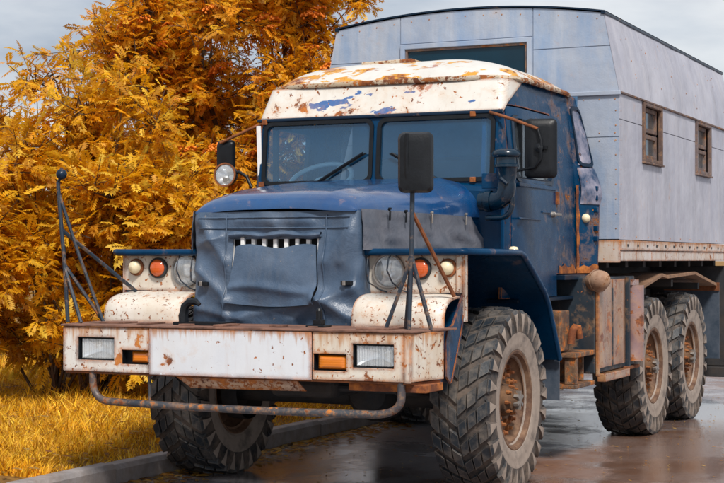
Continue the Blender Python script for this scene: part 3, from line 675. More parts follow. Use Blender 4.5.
mb.gridplate(us, lin(0, 1, 40), lambda u, v: True, hoodpt); mb.build('hood', 'hood', truck, smooth=50)
for s in (-1, 1):                                 # engine side panels
    mb = MB(); mb.gridplate(lin(-.98, .45, 12), lin(1.50, 1.765, 3), lambda u, v: True, lambda u, v, d: (s * (HX(u) - .012 - .012 * d), u, v)); mb.build('engine_side_panel', 'blue', truck)
mb = MB(); mb.box(-.54, .54, -.975, -.955, 1.06, 1.75); mb.build('radiator', 'dark', truck)
grille = empty('grille', (0, 0, 0), truck)
for k in range(9):
    x = -.30 + .075 * k
    mb = MB(); mb.box(x - .013, x + .013, -1.040, -1.015, 1.16, 1.60); mb.build('grille_bar', 'whitebar', grille, bevel=.004)

def seg_d(x, z, a, b):
    ax, az = a; bx, bz = b; t = max(0, min(1, ((x - ax) * (bx - ax) + (z - az) * (bz - az)) / ((bx - ax) ** 2 + (bz - az) ** 2)))
    return math.hypot(x - ax - t * (bx - ax), z - az - t * (bz - az))
folds = [((-.50, 1.70), (-.33, 1.45), .030, .05), ((-.53, 1.40), (-.30, 1.22), .032, .05), ((-.50, 1.16), (-.2, 1.10), .025, .04), ((-.50, 1.56), (-.36, 1.60), .02, .04),
         ((.50, 1.66), (.36, 1.45), .026, .05), ((.53, 1.30), (.33, 1.22), .030, .05), ((.50, 1.12), (.30, 1.24), .032, .045), ((-.2, 1.12), (.25, 1.20), .022, .05),
         ((-.32, 1.20), (-.30, 1.08), .022, .03), ((.0, 1.68), (.05, 1.62), .018, .05), ((-.25, 1.70), (.25, 1.69), .012, .03), ((.32, 1.22), (.12, 1.10), .02, .04), ((.45, 1.45), (.52, 1.62), .02, .03)]
def cover_y(x, z):
    d = 0
    for a, b, h, w in folds: d += 1.35 * h * math.exp(-(seg_d(x, z, a, b) / w) ** 1.25)
    d += .034 * mnoise.noise(Vector((x * 3.6, z * 3.0, 3))) + .012 * mnoise.noise(Vector((x * 7 + z * 3, z * 7, 9)))
    d += .030 * max(0, 1 - ((z - 1.25) / .3) ** 2) * (1 - abs(x) / .55)
    return d
xe = .555
def coverpt(u, v, d):
    # u runs -1.35 .. 1.35 : beyond +-1 the sheet turns back along the sides
    z = v; flare = .025 * max(0, (1.35 - z) / .3)
    lo = 1.755 + .006 * math.sin(u * 40)
    if z > 1.755: z = lo
    a = abs(u)
    if a <= .94: x = u * (xe + flare); y = -1.040 - cover_y(u * xe, z)
    else:
        q = (a - .94) / .41; ang = min(1, q * 3.2) * math.pi / 2
        r = .045; xb = .94 * (xe + flare)
        x = math.copysign(xb + r * math.sin(ang), u); y = -1.040 - cover_y(math.copysign(.94 * xe, u), z) * max(0, 1 - q * 2.6) + r * (1 - math.cos(ang)) + max(0, q - .3125) * .26
        x += math.copysign(.012 * mnoise.noise(Vector((q * 5, z * 6, 4 if u > 0 else 8))), u)
    if d: y += .008
    return (x, y, z)
us = merged(lin(-1.35, -.94, 14), lin(-.94, .94, 70), lin(.94, 1.35, 14), [-.515, .545]); vs_ = merged(lin(1.045, 1.755, 54), [1.24, 1.588])
mb = MB(); mb.gridplate(us, vs_, lambda u, v: not (-.515 < u < .545 and 1.24 < v < 1.588), coverpt)
cov = mb.build('radiator_cover', 'cover', truck, smooth=60)
def flap(u, v, d):
    z = 1.20 + (1.545 - 1.20) * v; wl_ = -.300 + .045 * v; wr = .318 - .030 * v
    x = wl_ + (wr - wl_) * u
    sag = .012 * math.sin(u * 9) * v ** 3
    y = -1.062 - .022 * (1 - v) - cover_y(x, min(z, 1.35)) * (1 - v) ** .7 - .018 * math.sin(math.pi * u) * math.sin(math.pi * v) - .020 * math.exp(-((v - .27 - .06 * math.sin(u * 5)) / .07) ** 2) - .008 * mnoise.noise(Vector((x * 7, z * 7, 2)))
    return (x, y + .006 * d, z + sag - .02 * (1 - v) * math.sin(u * 3.1))
mb = MB(); mb.gridplate(lin(0, 1, 40), lin(0, 1, 30), lambda u, v: True, flap); mb.build('flap', 'cover', cov, smooth=60)
def roll(u, a):                                    # rolled hem above the opening
    x = -.30 + .62 * u; r = .020 + .004 * math.sin(u * 30); return (x, -1.052 - cover_y(x, 1.60) - r * math.cos(a), 1.612 + r * math.sin(a) + .006 * math.sin(u * 13))
mb = MB(); mb.grid(lin(0, 1, 40), lin(0, 2 * math.pi, 9), roll); mb.build('rolled_hem', 'cover', cov, smooth=60)
def on_cover(x, z): return (x, -1.046 - cover_y(x, z), z)
for pts in ([on_cover(-.325, z) for z in lin(1.07, 1.735, 40)], [on_cover(.345, z) for z in lin(1.07, 1.735, 40)], [on_cover(x, 1.655) for x in lin(-.51, .51, 50)], [on_cover(x, 1.72) for x in lin(-.51, .51, 50)]):
    mb = MB(); mb.tube(pts, .0045, 6); mb.build('seam', 'cover', cov, smooth=60)
for (x, z) in ((-.47, 1.315), (.50, 1.325)):
    mb = MB(); y = -1.052 - cover_y(x, z)
    mb.box(x - .035, x + .035, y - .020, y + .01, z - .012, z + .012, 0); mb.box(x - .02, x + .0, y - .03, y - .02, z - .014, z + .014, 1); mb.build('strap_buckle', ['black', 'steel'], cov, bevel=.003)
# the flap of the cover that hangs along the hood side
for s in (-1, 1):
    mb = MB()
    def sideflap(u, v, d):
        y2 = -1.03 + (1.26 + .24 * (1 - v)) * u
        z = 1.520 + (1.765 - 1.520) * v - .02 * u * v
        fo = .016 * math.sin(u * 23 + v * 2) * (1 - v * .6) + .014 * mnoise.noise(Vector((u * 6, v * 4, 5)))
        return (s * (HX(y2) + .020 + .018 * (1 - v) + fo - .006 * d), y2, z)
    mb.gridplate(lin(0, 1, 50), lin(0, 1, 14), lambda u, v: True, sideflap); sf = mb.build('side_flap', 'cover2', cov, smooth=60)
    for (y, z) in ((-.80, 1.745), (-.62, 1.735), (-.32, 1.735), (.10, 1.735)):
        mb = MB(); x = s * (HX(y) + .045); mb.tube([(x, y, z + .022), (x + s * .012, y, z + .01), (x + s * .008, y + .004, z - .045)], .0065, 6); mb.lathe([(.0, -.008), (.011, -.006), (.011, .006), (0, .008)], (x + s * .01, y, z + .025), (0, 0, 1), 10); mb.build('hook', 'steel' if y > -.5 else 'black', cov, smooth=50)

# ------------------------------------------------------------------ cab
cab = empty('cab', (0, 0, 0), truck)
def S(y, z):
    b = interp(z, [1.2, 1.36, 1.95, 2.46, 2.72], [1.0, 1.0, 1.0, .955, .915])
    if y < .85: b -= .065 * ((.85 - y) / .42) ** 2
    if y > 1.88: b += interp(z, [1.36, 1.95, 2.25, 2.5, 2.72], [.11, .12, .075, .035, .01]) * min(1, (y - 1.88) / .20) ** .8
    return b + .004 * mnoise.noise(Vector((y * 4, z * 4, 0)))
RC = .05
def corner(y, z):
    w = S(.56, z); t = (y - FY(z)) / RC
    return S(y, z) if t >= 1 else min(S(y, z), w - RC + RC * math.sqrt(max(0, 1 - (1 - max(t, 0)) ** 2)))
FY = lambda z: interp(z, [1.5, 1.95, 2.46, 2.70], [.40, .425, .475, .60])
wz0, wz1 = 2.012, 2.428; dy0, dy1 = .53, 1.40
for s in (-1, 1):
    ys = merged(lin(.42, .60, 13), lin(.60, 2.10, 34), [dy0 - .008, dy1 + .008, 1.50, 1.88]); zs = merged(lin(1.20, 2.70, 26), [1.36, 2.512])
    mb = MB()
    mb.gridplate(ys, zs, lambda y, z: not (dy0 - .008 < y < dy1 + .008 and z < 2.512) and not (z < 1.36 and y > dy1), lambda y, z, d: (s * (corner(max(y, FY(z)), z) - .02 * d), max(y, FY(z)), z))
    mb.build('side_panel', 'bluerust', cab, smooth=45)
    # recessed quarter panel and rust-eaten seam
    mb = MB(); lp = rrect(1.93, 2.19, 2.085, 2.60, .045, 5)
    out = rrect(1.915, 2.165, 2.098, 2.625, .055, 5)
    mb.plate(out, [lp], lambda y, z, d: (s * (S(y, z) + .014 - .016 * d), y, z)); mb.build('quarter_frame', 'bluedark', cab)
    mb = MB(); mb.gridplate(lin(1.925, 2.09, 8), lin(2.175, 2.615, 12), lambda u, v: True, lambda y, z, d: (s * (S(y, z) + .006 + .012 * mnoise.noise(Vector((y * 9, z * 6, 2))) - .01 * d), y, z)); mb.build('quarter_panel', 'quarter_sheen', cab, smooth=60)
    mb = MB(); mb.gridplate(lin(1.912, 2.098, 8), lin(1.88, 2.155, 10), lambda u, v: True, lambda y, z, d: (s * (S(y, z) + .008 + .018 * math.sin((z - 1.88) / .275 * math.pi) - .012 * d), y, z)); mb.build('quarter_bulge', 'quarter_sheen', cab, smooth=60)
    mb = MB(); rs = random.Random(11); zz = lin(1.37, 2.02, 40); L = [(s * (S(1.875, z) + .012), 1.868 - .02 * abs(mnoise.noise(Vector((z * 9, 1, 0)))) - .006 * mnoise.noise(Vector((z * 40, 1, 0))), z) for z in zz]; Rr = [(s * (S(1.905, z) + .008), 1.915 + .085 * max(0, .4 + mnoise.noise(Vector((z * 7, 5, 0)))) + .006 * mnoise.noise(Vector((z * 40, 7, 0))), z) for z in zz]
    mb.add(L + Rr, [(i, i + 1, 41 + i, 40 + i) for i in range(39)])
    yy = lin(1.46, 2.09, 30); L = [(s * (S(y, 1.37) + .006), y, 1.362) for y in yy]; Rr = [(s * (S(y, 1.42) + .006), y, 1.415 + .04 * mnoise.noise(Vector((y * 11, 2, 0))) + .015 * mnoise.noise(Vector((y * 45, 3, 0)))) for y in yy]
    mb.add(L + Rr, [(i, i + 1, 31 + i, 30 + i) for i in range(29)]); mb.build('rusted_seam', 'rustb', cab)
    mb = MB(); mb.lathe([(.034, 0), (.034, .03), (.022, .05), (0, .054)], (s * 1.04, 1.965, 1.775), (s * .8, -.6, 0), 14); mb.build('marker_lamp', 'cream_lamp', cab, smooth=60)
    for z in (2.0, 1.93, 1.84, 1.70, 1.62): mb = MB(); mb.box(s * 1.085, s * 1.125, 2.03, 2.075, z - .02, z + .02); mb.build('hinge', 'blue', cab, bevel=.006)
    # sill
    mb = MB(); mb.box(min(s * .5, s * 1.06), max(s * .5, s * 1.06), 1.42, 2.12, 1.315, 1.352); mb.box(min(s * .8, s * 1.02), max(s * .8, s * 1.02), .5, 2.0, 1.17, 1.195); mb.build('sill', 'bluedark', cab, bevel=.004)
    # door
    door = empty('door', (0, 0, 0), truck)
    ys = merged(lin(dy0, dy1, 20), [dy0 + .075, dy1 - .085]); zs = merged(lin(1.20, 2.50, 24), [wz0, wz1])
    mb = MB(); mb.gridplate(ys, zs, lambda y, z: not (dy0 + .075 < y < dy1 - .085 and wz0 < z < wz1), lambda y, z, d: (s * (S(y, z) + .004 - .03 * d), y, z)); mb.build('door_panel', 'blue', door, smooth=45)
    mb = MB(); mb.plate(rrect(dy0 + .055, wz0 - .02, dy1 - .065, wz1 + .02, .05), [rrect(dy0 + .085, wz0 + .012, dy1 - .095, wz1 - .012, .04)], lambda y, z, d: (s * (S(y, z) + .012 - .035 * d), y, z)); mb.build('window_frame', 'bluedark', door)
    mb = MB(); mb.box(min(s * .925, s * .965), max(s * .925, s * .965), .745, .765, wz0, wz1); mb.build('quarter_light_bar', 'black', door)
    mb = MB(); mb.gridplate([dy0 + .07, .9, dy1 - .08], [wz0 - .01, 2.2, wz1 + .01], lambda y, z: True, lambda y, z, d: (s * (S(y, z) - .018 - .005 * d), y, z)); mb.build('window_pane', 'sideglass', door)
    mb = MB(); mb.box(min(s * .99, s * 1.012), max(s * .99, s * 1.012), dy0 + .03, dy1 - .03, wz0 - .055, wz0 - .028, 0); mb.build('waist_rail', 'blue', door, bevel=.006)
    mb = MB(); mb.box(min(s * 1.0, s * 1.013), max(s * 1.0, s * 1.013), dy0 + .03, 1.02, 1.735, 1.75); mb.box(min(s * 1.0, s * 1.013), max(s * 1.0, s * 1.013), 1.05, dy1 - .16, 1.79, 1.805); mb.build('crease', 'blue', door, bevel=.005)
    mb = MB(); mb.lathe([(.022, 0), (.02, .03), (0, .036)], (s * 1.0, dy1 - .11, 1.785), (s, 0, 0), 12); mb.box(s * 1.028 - .010, s * 1.028 + .010, dy1 - .13, dy1 + .02, 1.777, 1.797); mb.build('door_handle', 'steel', door, bevel=.004)
    mb = MB(); mb.box(min(s * 1.0, s * 1.02), max(s * 1.0, s * 1.02), dy1 - .02, dy1 + .02, 1.86, 1.95); mb.build('hinge', 'rustb', door)
# windscreen wall
def ws(u, v, d): return (u, FY(v) - .012 + .03 * d, v)
ZB, ZT = 1.985, 2.462
pane = {-1: (-.842, 2.006, -.042, 2.430), 1: (.010, 2.006, .895, 2.432)}
pane = {-1: (-.866, 2.004, -.028, 2.432), 1: (.028, 2.004, .866, 2.432)}
mb = MB(); mb.plate([(-.91, 1.90), (.91, 1.90), (.893, ZT), (-.893, ZT)], [rrect(*pane[-1], .055), rrect(*pane[1], .055)], ws); mb.build('windscreen_frame', 'blue', cab, bevel=.004)
for s in (-1, 1):
    a = pane[s]
    mb = MB(); o_ = rrect(a[0] - .014, a[1] - .014, a[2] + .014, a[3] + .014, .065); i_ = rrect(a[0] + .014, a[1] + .014, a[2] - .014, a[3] - .014, .045)
    mb.plate(o_, [i_], lambda u, v, d: (u, FY(v) - .024 + .03 * d, v)); mb.build('window_seal', 'black', cab)
    mb = MB(); lp = rrect(a[0] - .005, a[1] - .005, a[2] + .005, a[3] + .005, .055); mb.add([(u, FY(v) - .002, v) for u, v in lp], [tuple(range(len(lp)))]); mb.build('windscreen_pane', 'glass', cab)
    # wiper
    mb = MB(); x0 = -.47 if s < 0 else .52; x1 = -.13 if s < 0 else .19
    base = (x0, FY(2.0) - .03, 1.985); tip = (x1, FY(2.17) - .034, 2.175 if s < 0 else 2.165); mid = Vector(base).lerp(Vector(tip), .58)
    mb.tube([base, mid], .008, 6); d_ = (Vector(tip) - Vector(base)).normalized(); mb.tube([mid - d_ * .17, mid + d_ * .22], .0085, 6); mb.tube([mid - d_ * .15 + Vector((0, .006, -.012)), mid + d_ * .24 + Vector((0, .006, -.012))], .006, 4)
    mb.lathe([(.02, 0), (.016, .03), (0, .034)], (x0, FY(2.0) - .01, 1.985), (0, -1, 0), 10); mb.build('wiper', 'black', cab, smooth=50)
mb = MB(); mb.box(.775, .80, FY(2.2) + .02, FY(2.2) + .05, 2.0, 2.44, 0, Matrix.Rotation(R_(-5), 3, 'X')); mb.build('pillar_bar', 'blue', cab)
mb = MB(); mb.box(-.925, -.892, FY(2.2) - .02, FY(2.2) - .006, 2.01, 2.42, 0, Matrix.Rotation(R_(3.5), 3, 'X')); mb.build('pillar_strip', 'whitebar', cab, bevel=.003)
mb = MB()
for (x, z) in ((-.872, 2.445), (-.875, 2.0), (.72, 2.445), (.735, 2.0)): mb.box(x - .02, x + .02, FY(z) - .035, FY(z) - .012, z - .018, z + .018)
mb.build('frame_bracket', 'rustb', cab, bevel=.004)
# cowl between hood and windscreen
mb = MB(); mb.grid(lin(-1, 1, 25), lin(0, 1, 5), lambda u, v: (u * (.955 - .0 * v), .36 + v * .085 + .05 * u ** 6, 1.935 + .07 * v ** .6 - .030 * u ** 4)); mb.grid(lin(-1, 1, 17), [0, 1], lambda u, v: (u * .955, .36 + .05 * u ** 6, 1.45 + v * (.485 - .03 * u ** 4))); mb.build('cowl', 'blue', cab, smooth=50)
# white visor band under the gutter, running diagonally off round the corners
def vis(u, v, d):
    z = 2.462 + .232 * v; w = S(.56, z) + .010; rc = RC; a = abs(u)
    L1 = w - rc; L2 = L1 + rc * math.pi / 2; end = L2 - .03 + .26 * v ** 1.2
    l = a * end; yf = FY(z) - .016
    if l < L1: x, y = l, yf
    elif l < L2: q = (l - L1) / rc; x, y = L1 + rc * math.sin(q), yf + rc * (1 - math.cos(q))
    else: y = yf + rc + (l - L2); x = max(w, S(y, z) + .010)
    return (math.copysign(x, u) * (1 - .008 * d), y + .010 * d, z)
mb = MB(); mb.gridplate(lin(-1, 1, 121), lin(0, 1, 12), lambda u, v: True, vis); mb.build('visor_band', 'visor', cab, smooth=50)
mb = MB(); n = 60
mb.tube([(x, FY(2.46) - .022 - 0 * x, 2.458) for x in lin(-.93, .93, 20)], .013, 6); mb.build('visor_edge', 'bluedark', cab, smooth=60)
# gutter + roof
def plan(t):                                        # roof outline, t 0..1 once round
    a = 2 * math.pi * t; c, s_ = math.cos(a), math.sin(a)
    e = .30
    return (math.copysign(abs(c) ** e, c), math.copysign(abs(s_) ** e, s_))
RX, RY0, RY1, RZ = .935, .575, 2.13, 2.700
def rp(u, v, k=1.0): return (u * RX * k, (RY0 + RY1) / 2 + v * (RY1 - RY0) / 2 * k)
mb = MB(); N = 120; rings = []
for (k, z) in ((1.018, RZ - .012), (1.03, RZ), (1.025, RZ + .020), (1.0, RZ + .024)):
    rings.append([(*rp(*plan(i / N), k), z + .004 * mnoise.noise(Vector((i * .3, k, 0)))) for i in range(N)])
V = [p for r in rings for p in r]; F = [(j * N + i, j * N + (i + 1) % N, (j + 1) * N + (i + 1) % N, (j + 1) * N + i) for j in range(3) for i in range(N)]
mb.add(V, F); mb.build('gutter', 'gutter', cab, smooth=60)
mb = MB(); K = 16; V = []
for j in range(K + 1):
    k = 1.0 - (j / K) ** 1.5
    z = RZ + .022 + .178 * (1 - k ** 4.2)
    V += [(*rp(*plan(i / N), k), z + .005 * mnoise.noise(Vector((3 * plan(i / N)[0] * k, 3 * plan(i / N)[1] * k, 0)))) for i in range(N)]
mb.add(V, [(j * N + i, j * N + (i + 1) % N, (j + 1) * N + (i + 1) % N, (j + 1) * N + i) for j in range(K) for i in range(N)]); mb.build('roof', 'roof', cab, smooth=60)
mb = MB(); mb.box(-.30, .10, .86, 1.12, 2.87, 2.899, 0, Matrix.Rotation(R_(-1), 3, 'Y')); mb.build('roof_hatch', 'gutter', cab, bevel=.006)
mb = MB(); mb.grid(lin(-.95, .95, 9), [0, 1], lambda u, v: (u, 2.095, 1.36 + 1.35 * v)); mb.build('back_wall', 'interior', cab)
mb = MB(); mb.box(-.97, .97, .5, 2.09, 1.355, 1.375); mb.build('cab_floor', 'interior', cab)
mb = MB(); mb.box(-.90, .90, .50, .70, 1.70, 1.93); mb.build('dashboard', 'interior', cab, bevel=.03)
mb = MB()
for x0, x1 in ((-.85, -.25), (-.15, .85)):
    mb.box(x0, x1, 1.15, 1.75, 1.60, 1.75); mb.box(x0, x1, 1.70, 1.86, 1.70, 2.25, 0, Matrix.Rotation(R_(-8), 3, 'X'))
mb.build('bench_seat', 'seat', cab, bevel=.04)
mb = MB(); cw = Vector((-.60, .80, 2.045)); ax = Vector((0, -.55, .85)).normalized(); u = ax.orthogonal().normalized(); w = ax.cross(u)
ring = [cw + (u * math.cos(R_(a)) + w * math.sin(R_(a))) * .235 for a in range(0, 361, 10)]; mb.tube(ring, .017, 8, cap=False)
for a in (20, 140, 260): mb.tube([cw - ax * .04, cw + (u * math.cos(R_(a)) + w * math.sin(R_(a))) * .23], .010, 6)
mb.tube([cw - ax * .02, cw - ax * .45], .022, 8); mb.lathe([(.05, -.04), (.05, .0), (0, .01)], cw, ax, 14); mb.build('steering_wheel', 'wheelgrey', cab, smooth=60)

# side mirrors on the cab
for s in (-1, 1):
    mr_ = empty('cab_mirror', (0, 0, 0), truck)
    if s > 0:
        c = Vector((1.195, .46, 2.198)); rot = Matrix.Rotation(R_(14), 3, 'Z')
        mb = MB(); mirror(mb, c, .215, .395, .035, rot); mb.build('mirror_shell', 'black', mr_, smooth=45)
        mb = MB(); mb.tube([(.84, .44, 2.452), (1.0, .43, 2.40), (1.19, .405, 2.325)], .011, 8); mb.build('arm', 'rust', mr_, smooth=50)
        mb = MB(); mb.tube([(1.19, .405, 2.325), (1.215, .40, 2.25), (1.215, .40, 2.13), (1.17, .405, 2.07), (1.05, .43, 2.055), (.96, .50, 2.05)], .010, 8)
        mb.lathe([(.0, -.03), (.03, -.025), (.03, .02), (0, .03)], (1.20, .415, 2.20), (0, -1, 0), 10); mb.box(1.15, 1.25, .415, .43, 2.19, 2.21); mb.build('bracket', 'black', mr_, smooth=50)
    else:
        c = Vector((-1.212, .50, 2.175)); rot = Matrix.Rotation(R_(-8), 3, 'Z')
        mb = MB(); mirror(mb, c, .155, .315, .04, rot); mb.build('mirror_shell', 'black', mr_, smooth=45)
        mb = MB(); mb.tube([(-.86, .46, 2.455), (-1.05, .46, 2.385), (-1.24, .45, 2.31)], .011, 8); mb.build('arm', 'rust', mr_, smooth=50)
        mb = MB(); mb.tube([(-1.19, .44, 2.0), (-1.19, .44, 2.06)], .022, 8); mb.tube([(-1.16, .44, 2.085), (-1.08, .45, 2.095), (-1.02, .45, 2.06), (-.98, .45, 1.98)], .012, 8); mb.build('bracket', 'black', mr_, smooth=50)
        sp = empty('spotlight', (0, 0, 0), truck); c = Vector((-1.172, .41, 2.075)); ax = Vector((.05, -1, .05))
        mb = MB(); mb.lathe([(0, -.09), (.05, -.085), (.078, -.04), (.084, .0), (.084, .012), (.076, .014)], c, ax, 28); mb.build('spot_shell', 'black', sp, smooth=50)
        mb = MB(); mb.lathe([(.0, -.05), (.04, -.03), (.075, .01)], c, ax, 28); mb.build('reflector', 'reflector', sp, smooth=60)
        mb = MB(); mb.lathe([(.077, .010), (.05, .020), (0, .026)], c, ax, 28); mb.build('lens', 'lens', sp, smooth=60)
        mb = MB(); mb.lathe([(.078, .008), (.088, .010), (.088, .018), (.076, .018)], c, ax, 28); mb.build('bezel', 'rust', sp, smooth=60)

# air intake beside the hood
air = empty('air_intake', (0, 0, 0), truck); ax0, ay0 = 1.045, .20
mb = MB(); mb.lathe([(0, 2.186), (.05, 2.184), (.083, 2.172), (.094, 2.155), (.094, 2.138), (.082, 2.128), (.07, 2.126)], (ax0, ay0, 0), (0, 0, 1), 28); mb.build('rain_cap', 'snork', air, smooth=60)
mb = MB(); mb.lathe([(.070, 2.128), (.072, 2.085), (.079, 2.080), (.079, 2.065), (.070, 2.058), (.066, 2.0), (.058, 1.975), (.060, 1.95)], (ax0, ay0, 0), (0, 0, 1), 24)
mb.tube(bez((ax0, ay0, 1.96), (ax0 + .005, ay0, 1.84), (ax0 - .10, ay0 + .01, 1.845), 9) + [Vector((.86, ay0 + .02, 1.845))], .062, 16)
mb.lathe([(.07, 0), (.072, .02), (.07, .04)], (ax0 - .105, ay0 + .01, 1.845), (-1, 0, 0), 18); mb.build('intake_pipe', 'snork', air, smooth=50)
mb = MB(); mb.tube(bez((ax0 + .04, ay0, 1.87), (ax0 + .05, ay0, 1.73), (ax0 - .06, ay0, 1.735), 7) + [Vector((.90, ay0 + .02, 1.735))], .019, 8); mb.tube([(ax0 - .02, ay0 - .06, 1.99), (ax0 + .03, ay0 - .07, 1.95)], .014, 6); mb.build('drain_pipe', 'snork', air, smooth=60)
mb = MB(); mb.box(.86, .98, .235, .25, 1.93, 2.03); mb.build('intake_bracket', 'blue', air, bevel=.004)
mb = MB(); mb.tube([(1.02, ay0, 1.49), (1.02, ay0, 1.80)], .012, 6); mb.build('intake_stay', 'blue', air)

# ------------------------------------------------------------------ battery / tool boxes behind the near wing
for s in (1, -1):
    tb = empty('tool_box', (0, 0, 0), truck); F_ = lambda x0, x1: (min(s * x0, s * x1), max(s * x0, s * x1))
    mb = MB(); mb.box(*F_(.62, 1.185), 1.755, 2.88, .62, 1.335); mb.build('box_shell', 'boxfront', tb, bevel=.01)
    for (y0, y1) in ((1.79, 2.165), (2.195, 2.585)):
        mb = MB()
        mb.gridplate(lin(y0, y1, 12), lin(.66, 1.315, 6), lambda u, v: True, lambda u, v, d: (s * (1.192 + .010 * math.sin((u - y0) / (y1 - y0) * math.pi) - .012 * d + .006 * math.sin(u * 21)), u, v)); mb.build('side_cover', 'boxside', tb, smooth=50)
    mb = MB(); mb.box(*F_(1.187, 1.215), 1.757, 1.785, .60, 1.34); mb.build('corner_post', 'boxside', tb, bevel=.006)
    mb = MB(); mb.box(*F_(1.187, 1.213), 2.610, 2.650, .60, 1.33); mb.build('hinge_post', 'boxfront', tb, bevel=.004)
    mb = MB(); mb.box(*F_(1.187, 1.204), 2.17, 2.19, .66, 1.25); mb.build('hinge_post', 'boxfront', tb, bevel=.004)
    mb = MB(); mb.tube([(s * 1.205, 2.765, .66), (s * 1.205, 2.765, 1.26)], .085, 16); mb.box(*F_(1.10, 1.225), 2.665, 2.86, 1.262, 1.305); mb.build('air_tank', 'tank', tb, smooth=40)
    mb = MB(); mb.box(*F_(1.17, 1.235), 1.86, 2.55, .555, .615); mb.build('foot_bar', 'boxside', tb, bevel=.006)
    mb = MB(); mb.box(*F_(1.0, 1.22), 2.555, 2.90, .60, .625); mb.build('tray', 'rust', tb, bevel=.004)
    mb = MB(); mb.box(*F_(.80, 1.10), 1.18, 1.40, .81, 1.10); mb.build('step_box', 'steprust', tb, bevel=.01)
    mb = MB(); mb.box(*F_(.80, 1.19), 1.25, 1.752, .765, .80); mb.box(*F_(.80, 1.188), 1.26, 1.752, .545, .575); mb.box(*F_(.80, .83), 1.27, 1.75, .575, .765); mb.box(*F_(1.10, 1.186), 1.27, 1.33, .575, .765); mb.box(*F_(.831, 1.14), 1.60, 1.62, .575, .765); mb.build('step_bracket', 'steprust', tb, bevel=.006)
    mb = MB(); mb.tube(bez((s * 1.12, 1.36, .86), (s * 1.13, 1.36, 1.0), (s * 1.16, 1.40, .98), 5) + [Vector((s * 1.17, 1.42, .90))], .028, 8); mb.build('valve', 'rustb', tb, smooth=50)
    mb = MB(); c = (s * 1.185, 1.79, 1.30); axm = Vector((s * .75, -.6, .2))
    mb.lathe([(.0, -.11), (.045, -.105), (.068, -.07), (.080, .0), (.078, .05), (.062, .095), (.03, .118), (0, .123)], c, axm, 22); mb.lathe([(.083, .015), (.087, .022), (.083, .03)], c, axm, 22)
    mb.build('muddy_lamp', 'mudegg', tb, smooth=60)
    # boarded guard over the tandem wheels, four boards long
    gd = empty('rear_guard', (0, 0, 0), truck); gp = [(2.80, 1.196), (3.66, 1.318), (3.84, 1.300), (4.90, 1.325), (5.82, 1.205)]
    for i in range(4):
        (ya, za), (yb, zb) = gp[i], gp[i + 1]
        for j in range(3):
            x0, x1 = .72 + .17 * j, .72 + .17 * (j + 1) - .006
            mb = MB(); mb.add([(s * x, y, z + dz) for x in (x0, x1) for (y, z) in ((ya + .003, za), (yb - .003, zb)) for dz in (0, .028)], [(0, 1, 3, 2), (4, 6, 7, 5), (0, 4, 5, 1), (2, 3, 7, 6), (0, 2, 6, 4), (1, 5, 7, 3)]); mb.build('board', 'wood' if j < 2 else 'boards', gd, bevel=.003)
    for y, z in ((3.3, 1.235), (4.25, 1.285), (5.3, 1.245)): mb = MB(); mb.box(*F_(.45, 1.16), y - .03, y + .03, z - .06, z); mb.build('guard_bracket', 'dark', gd)
    mb = MB(); mb.box(*F_(.70, 1.24), 5.85, 5.865, .50, 1.23); mb.build('rear_mudflap', 'mudflap', truck)
    mb = MB(); mb.box(*F_(.50, 1.25), 6.15, 6.45, .405, 1.40); mb.build('rear_locker', 'dark', truck, bevel=.01)
    mb = MB(); mb.box(*F_(.30, 1.25), 6.10, 6.42, .30, .40); mb.build('rear_step', 'dark', truck, bevel=.006)
    mb = MB(); mb.box(*F_(.70, 1.245), 5.83, 5.85, 1.16, 1.24); mb.build('flap_hanger', 'rust', gd)

# ------------------------------------------------------------------ the box body
box = empty('box_body', (0, 0, 0), truck)
KY0, KY1, KW, KT = 2.184, 6.50, 1.255, 1.132
ZR, ZE, ZT_ = 1.617, 2.738, 3.354
arch = lambda x: ZT_ + .095 * (1 - (x / KT) ** 2)
sec = [(-KW, ZR), (KW, ZR), (KW, ZE), (KT, ZT_)] + [(x, arch(x)) for x in lin(KT, -KT, 25)[1:-1]] + [(-KT, ZT_), (-KW, ZE)]
ins = lambda p: (p[0] * .993, ZR + .004 + (p[1] - ZR) * .994)
# shell: front wall with the window opening, body behind it
fw_ = (-.515, 2.86, .520, 3.160)
mb = MB(); mb.plate([ins(p) for p in sec], [rect(fw_)], lambda u, v, d: (u, KY0 + .008 + .03 * d, v)); mb.build('front_wall', 'kungshade', box)
mb = MB(); q = [ins(p) for p in sec]; n = len(q)
sw = {k: v for k, v in (('a', (2.90, 2.280, 3.43, 2.700)), ('b', (4.80, 2.280, 5.33, 2.700)))}
# side walls with openings (right) / plain (left); roof and back
mb.gridplate(merged([KY0 + .04, KY1 - .01, 2.90, 3.43, 4.80, 5.33]), merged([ZR + .004, 2.280, 2.700, ZE]), lambda u, v: not (2.280 < v < 2.70 and (2.90 < u < 3.43 or 4.80 < u < 5.33)), lambda u, v, d: (KW - .010 - .03 * d, u, v))
mb.gridplate([KY0 + .04, KY1 - .01], [ZR + .004, ZE], lambda u, v: True, lambda u, v, d: (-KW + .010 + .03 * d, u, v))
up = q[2:]; V = [(x, KY0 + .04, z) for x, z in up] + [(x, KY1 - .01, z) for x, z in up]; m_ = len(up)
mb.add(V, [(i, i + 1, m_ + i + 1, m_ + i) for i in range(m_ - 1)])
mb.add([(x, KY1 - .01, z) for x, z in q], [tuple(range(n))]); mb.add([(x, KY0 + .04, ZR + .004) for x in (-KW + .02, KW - .02)] + [(x, KY1 - .01, ZR + .004) for x in (KW - .02, -KW + .02)], [(0, 1, 2, 3)])
mb.build('shell', 'kung', box, recalc=False)
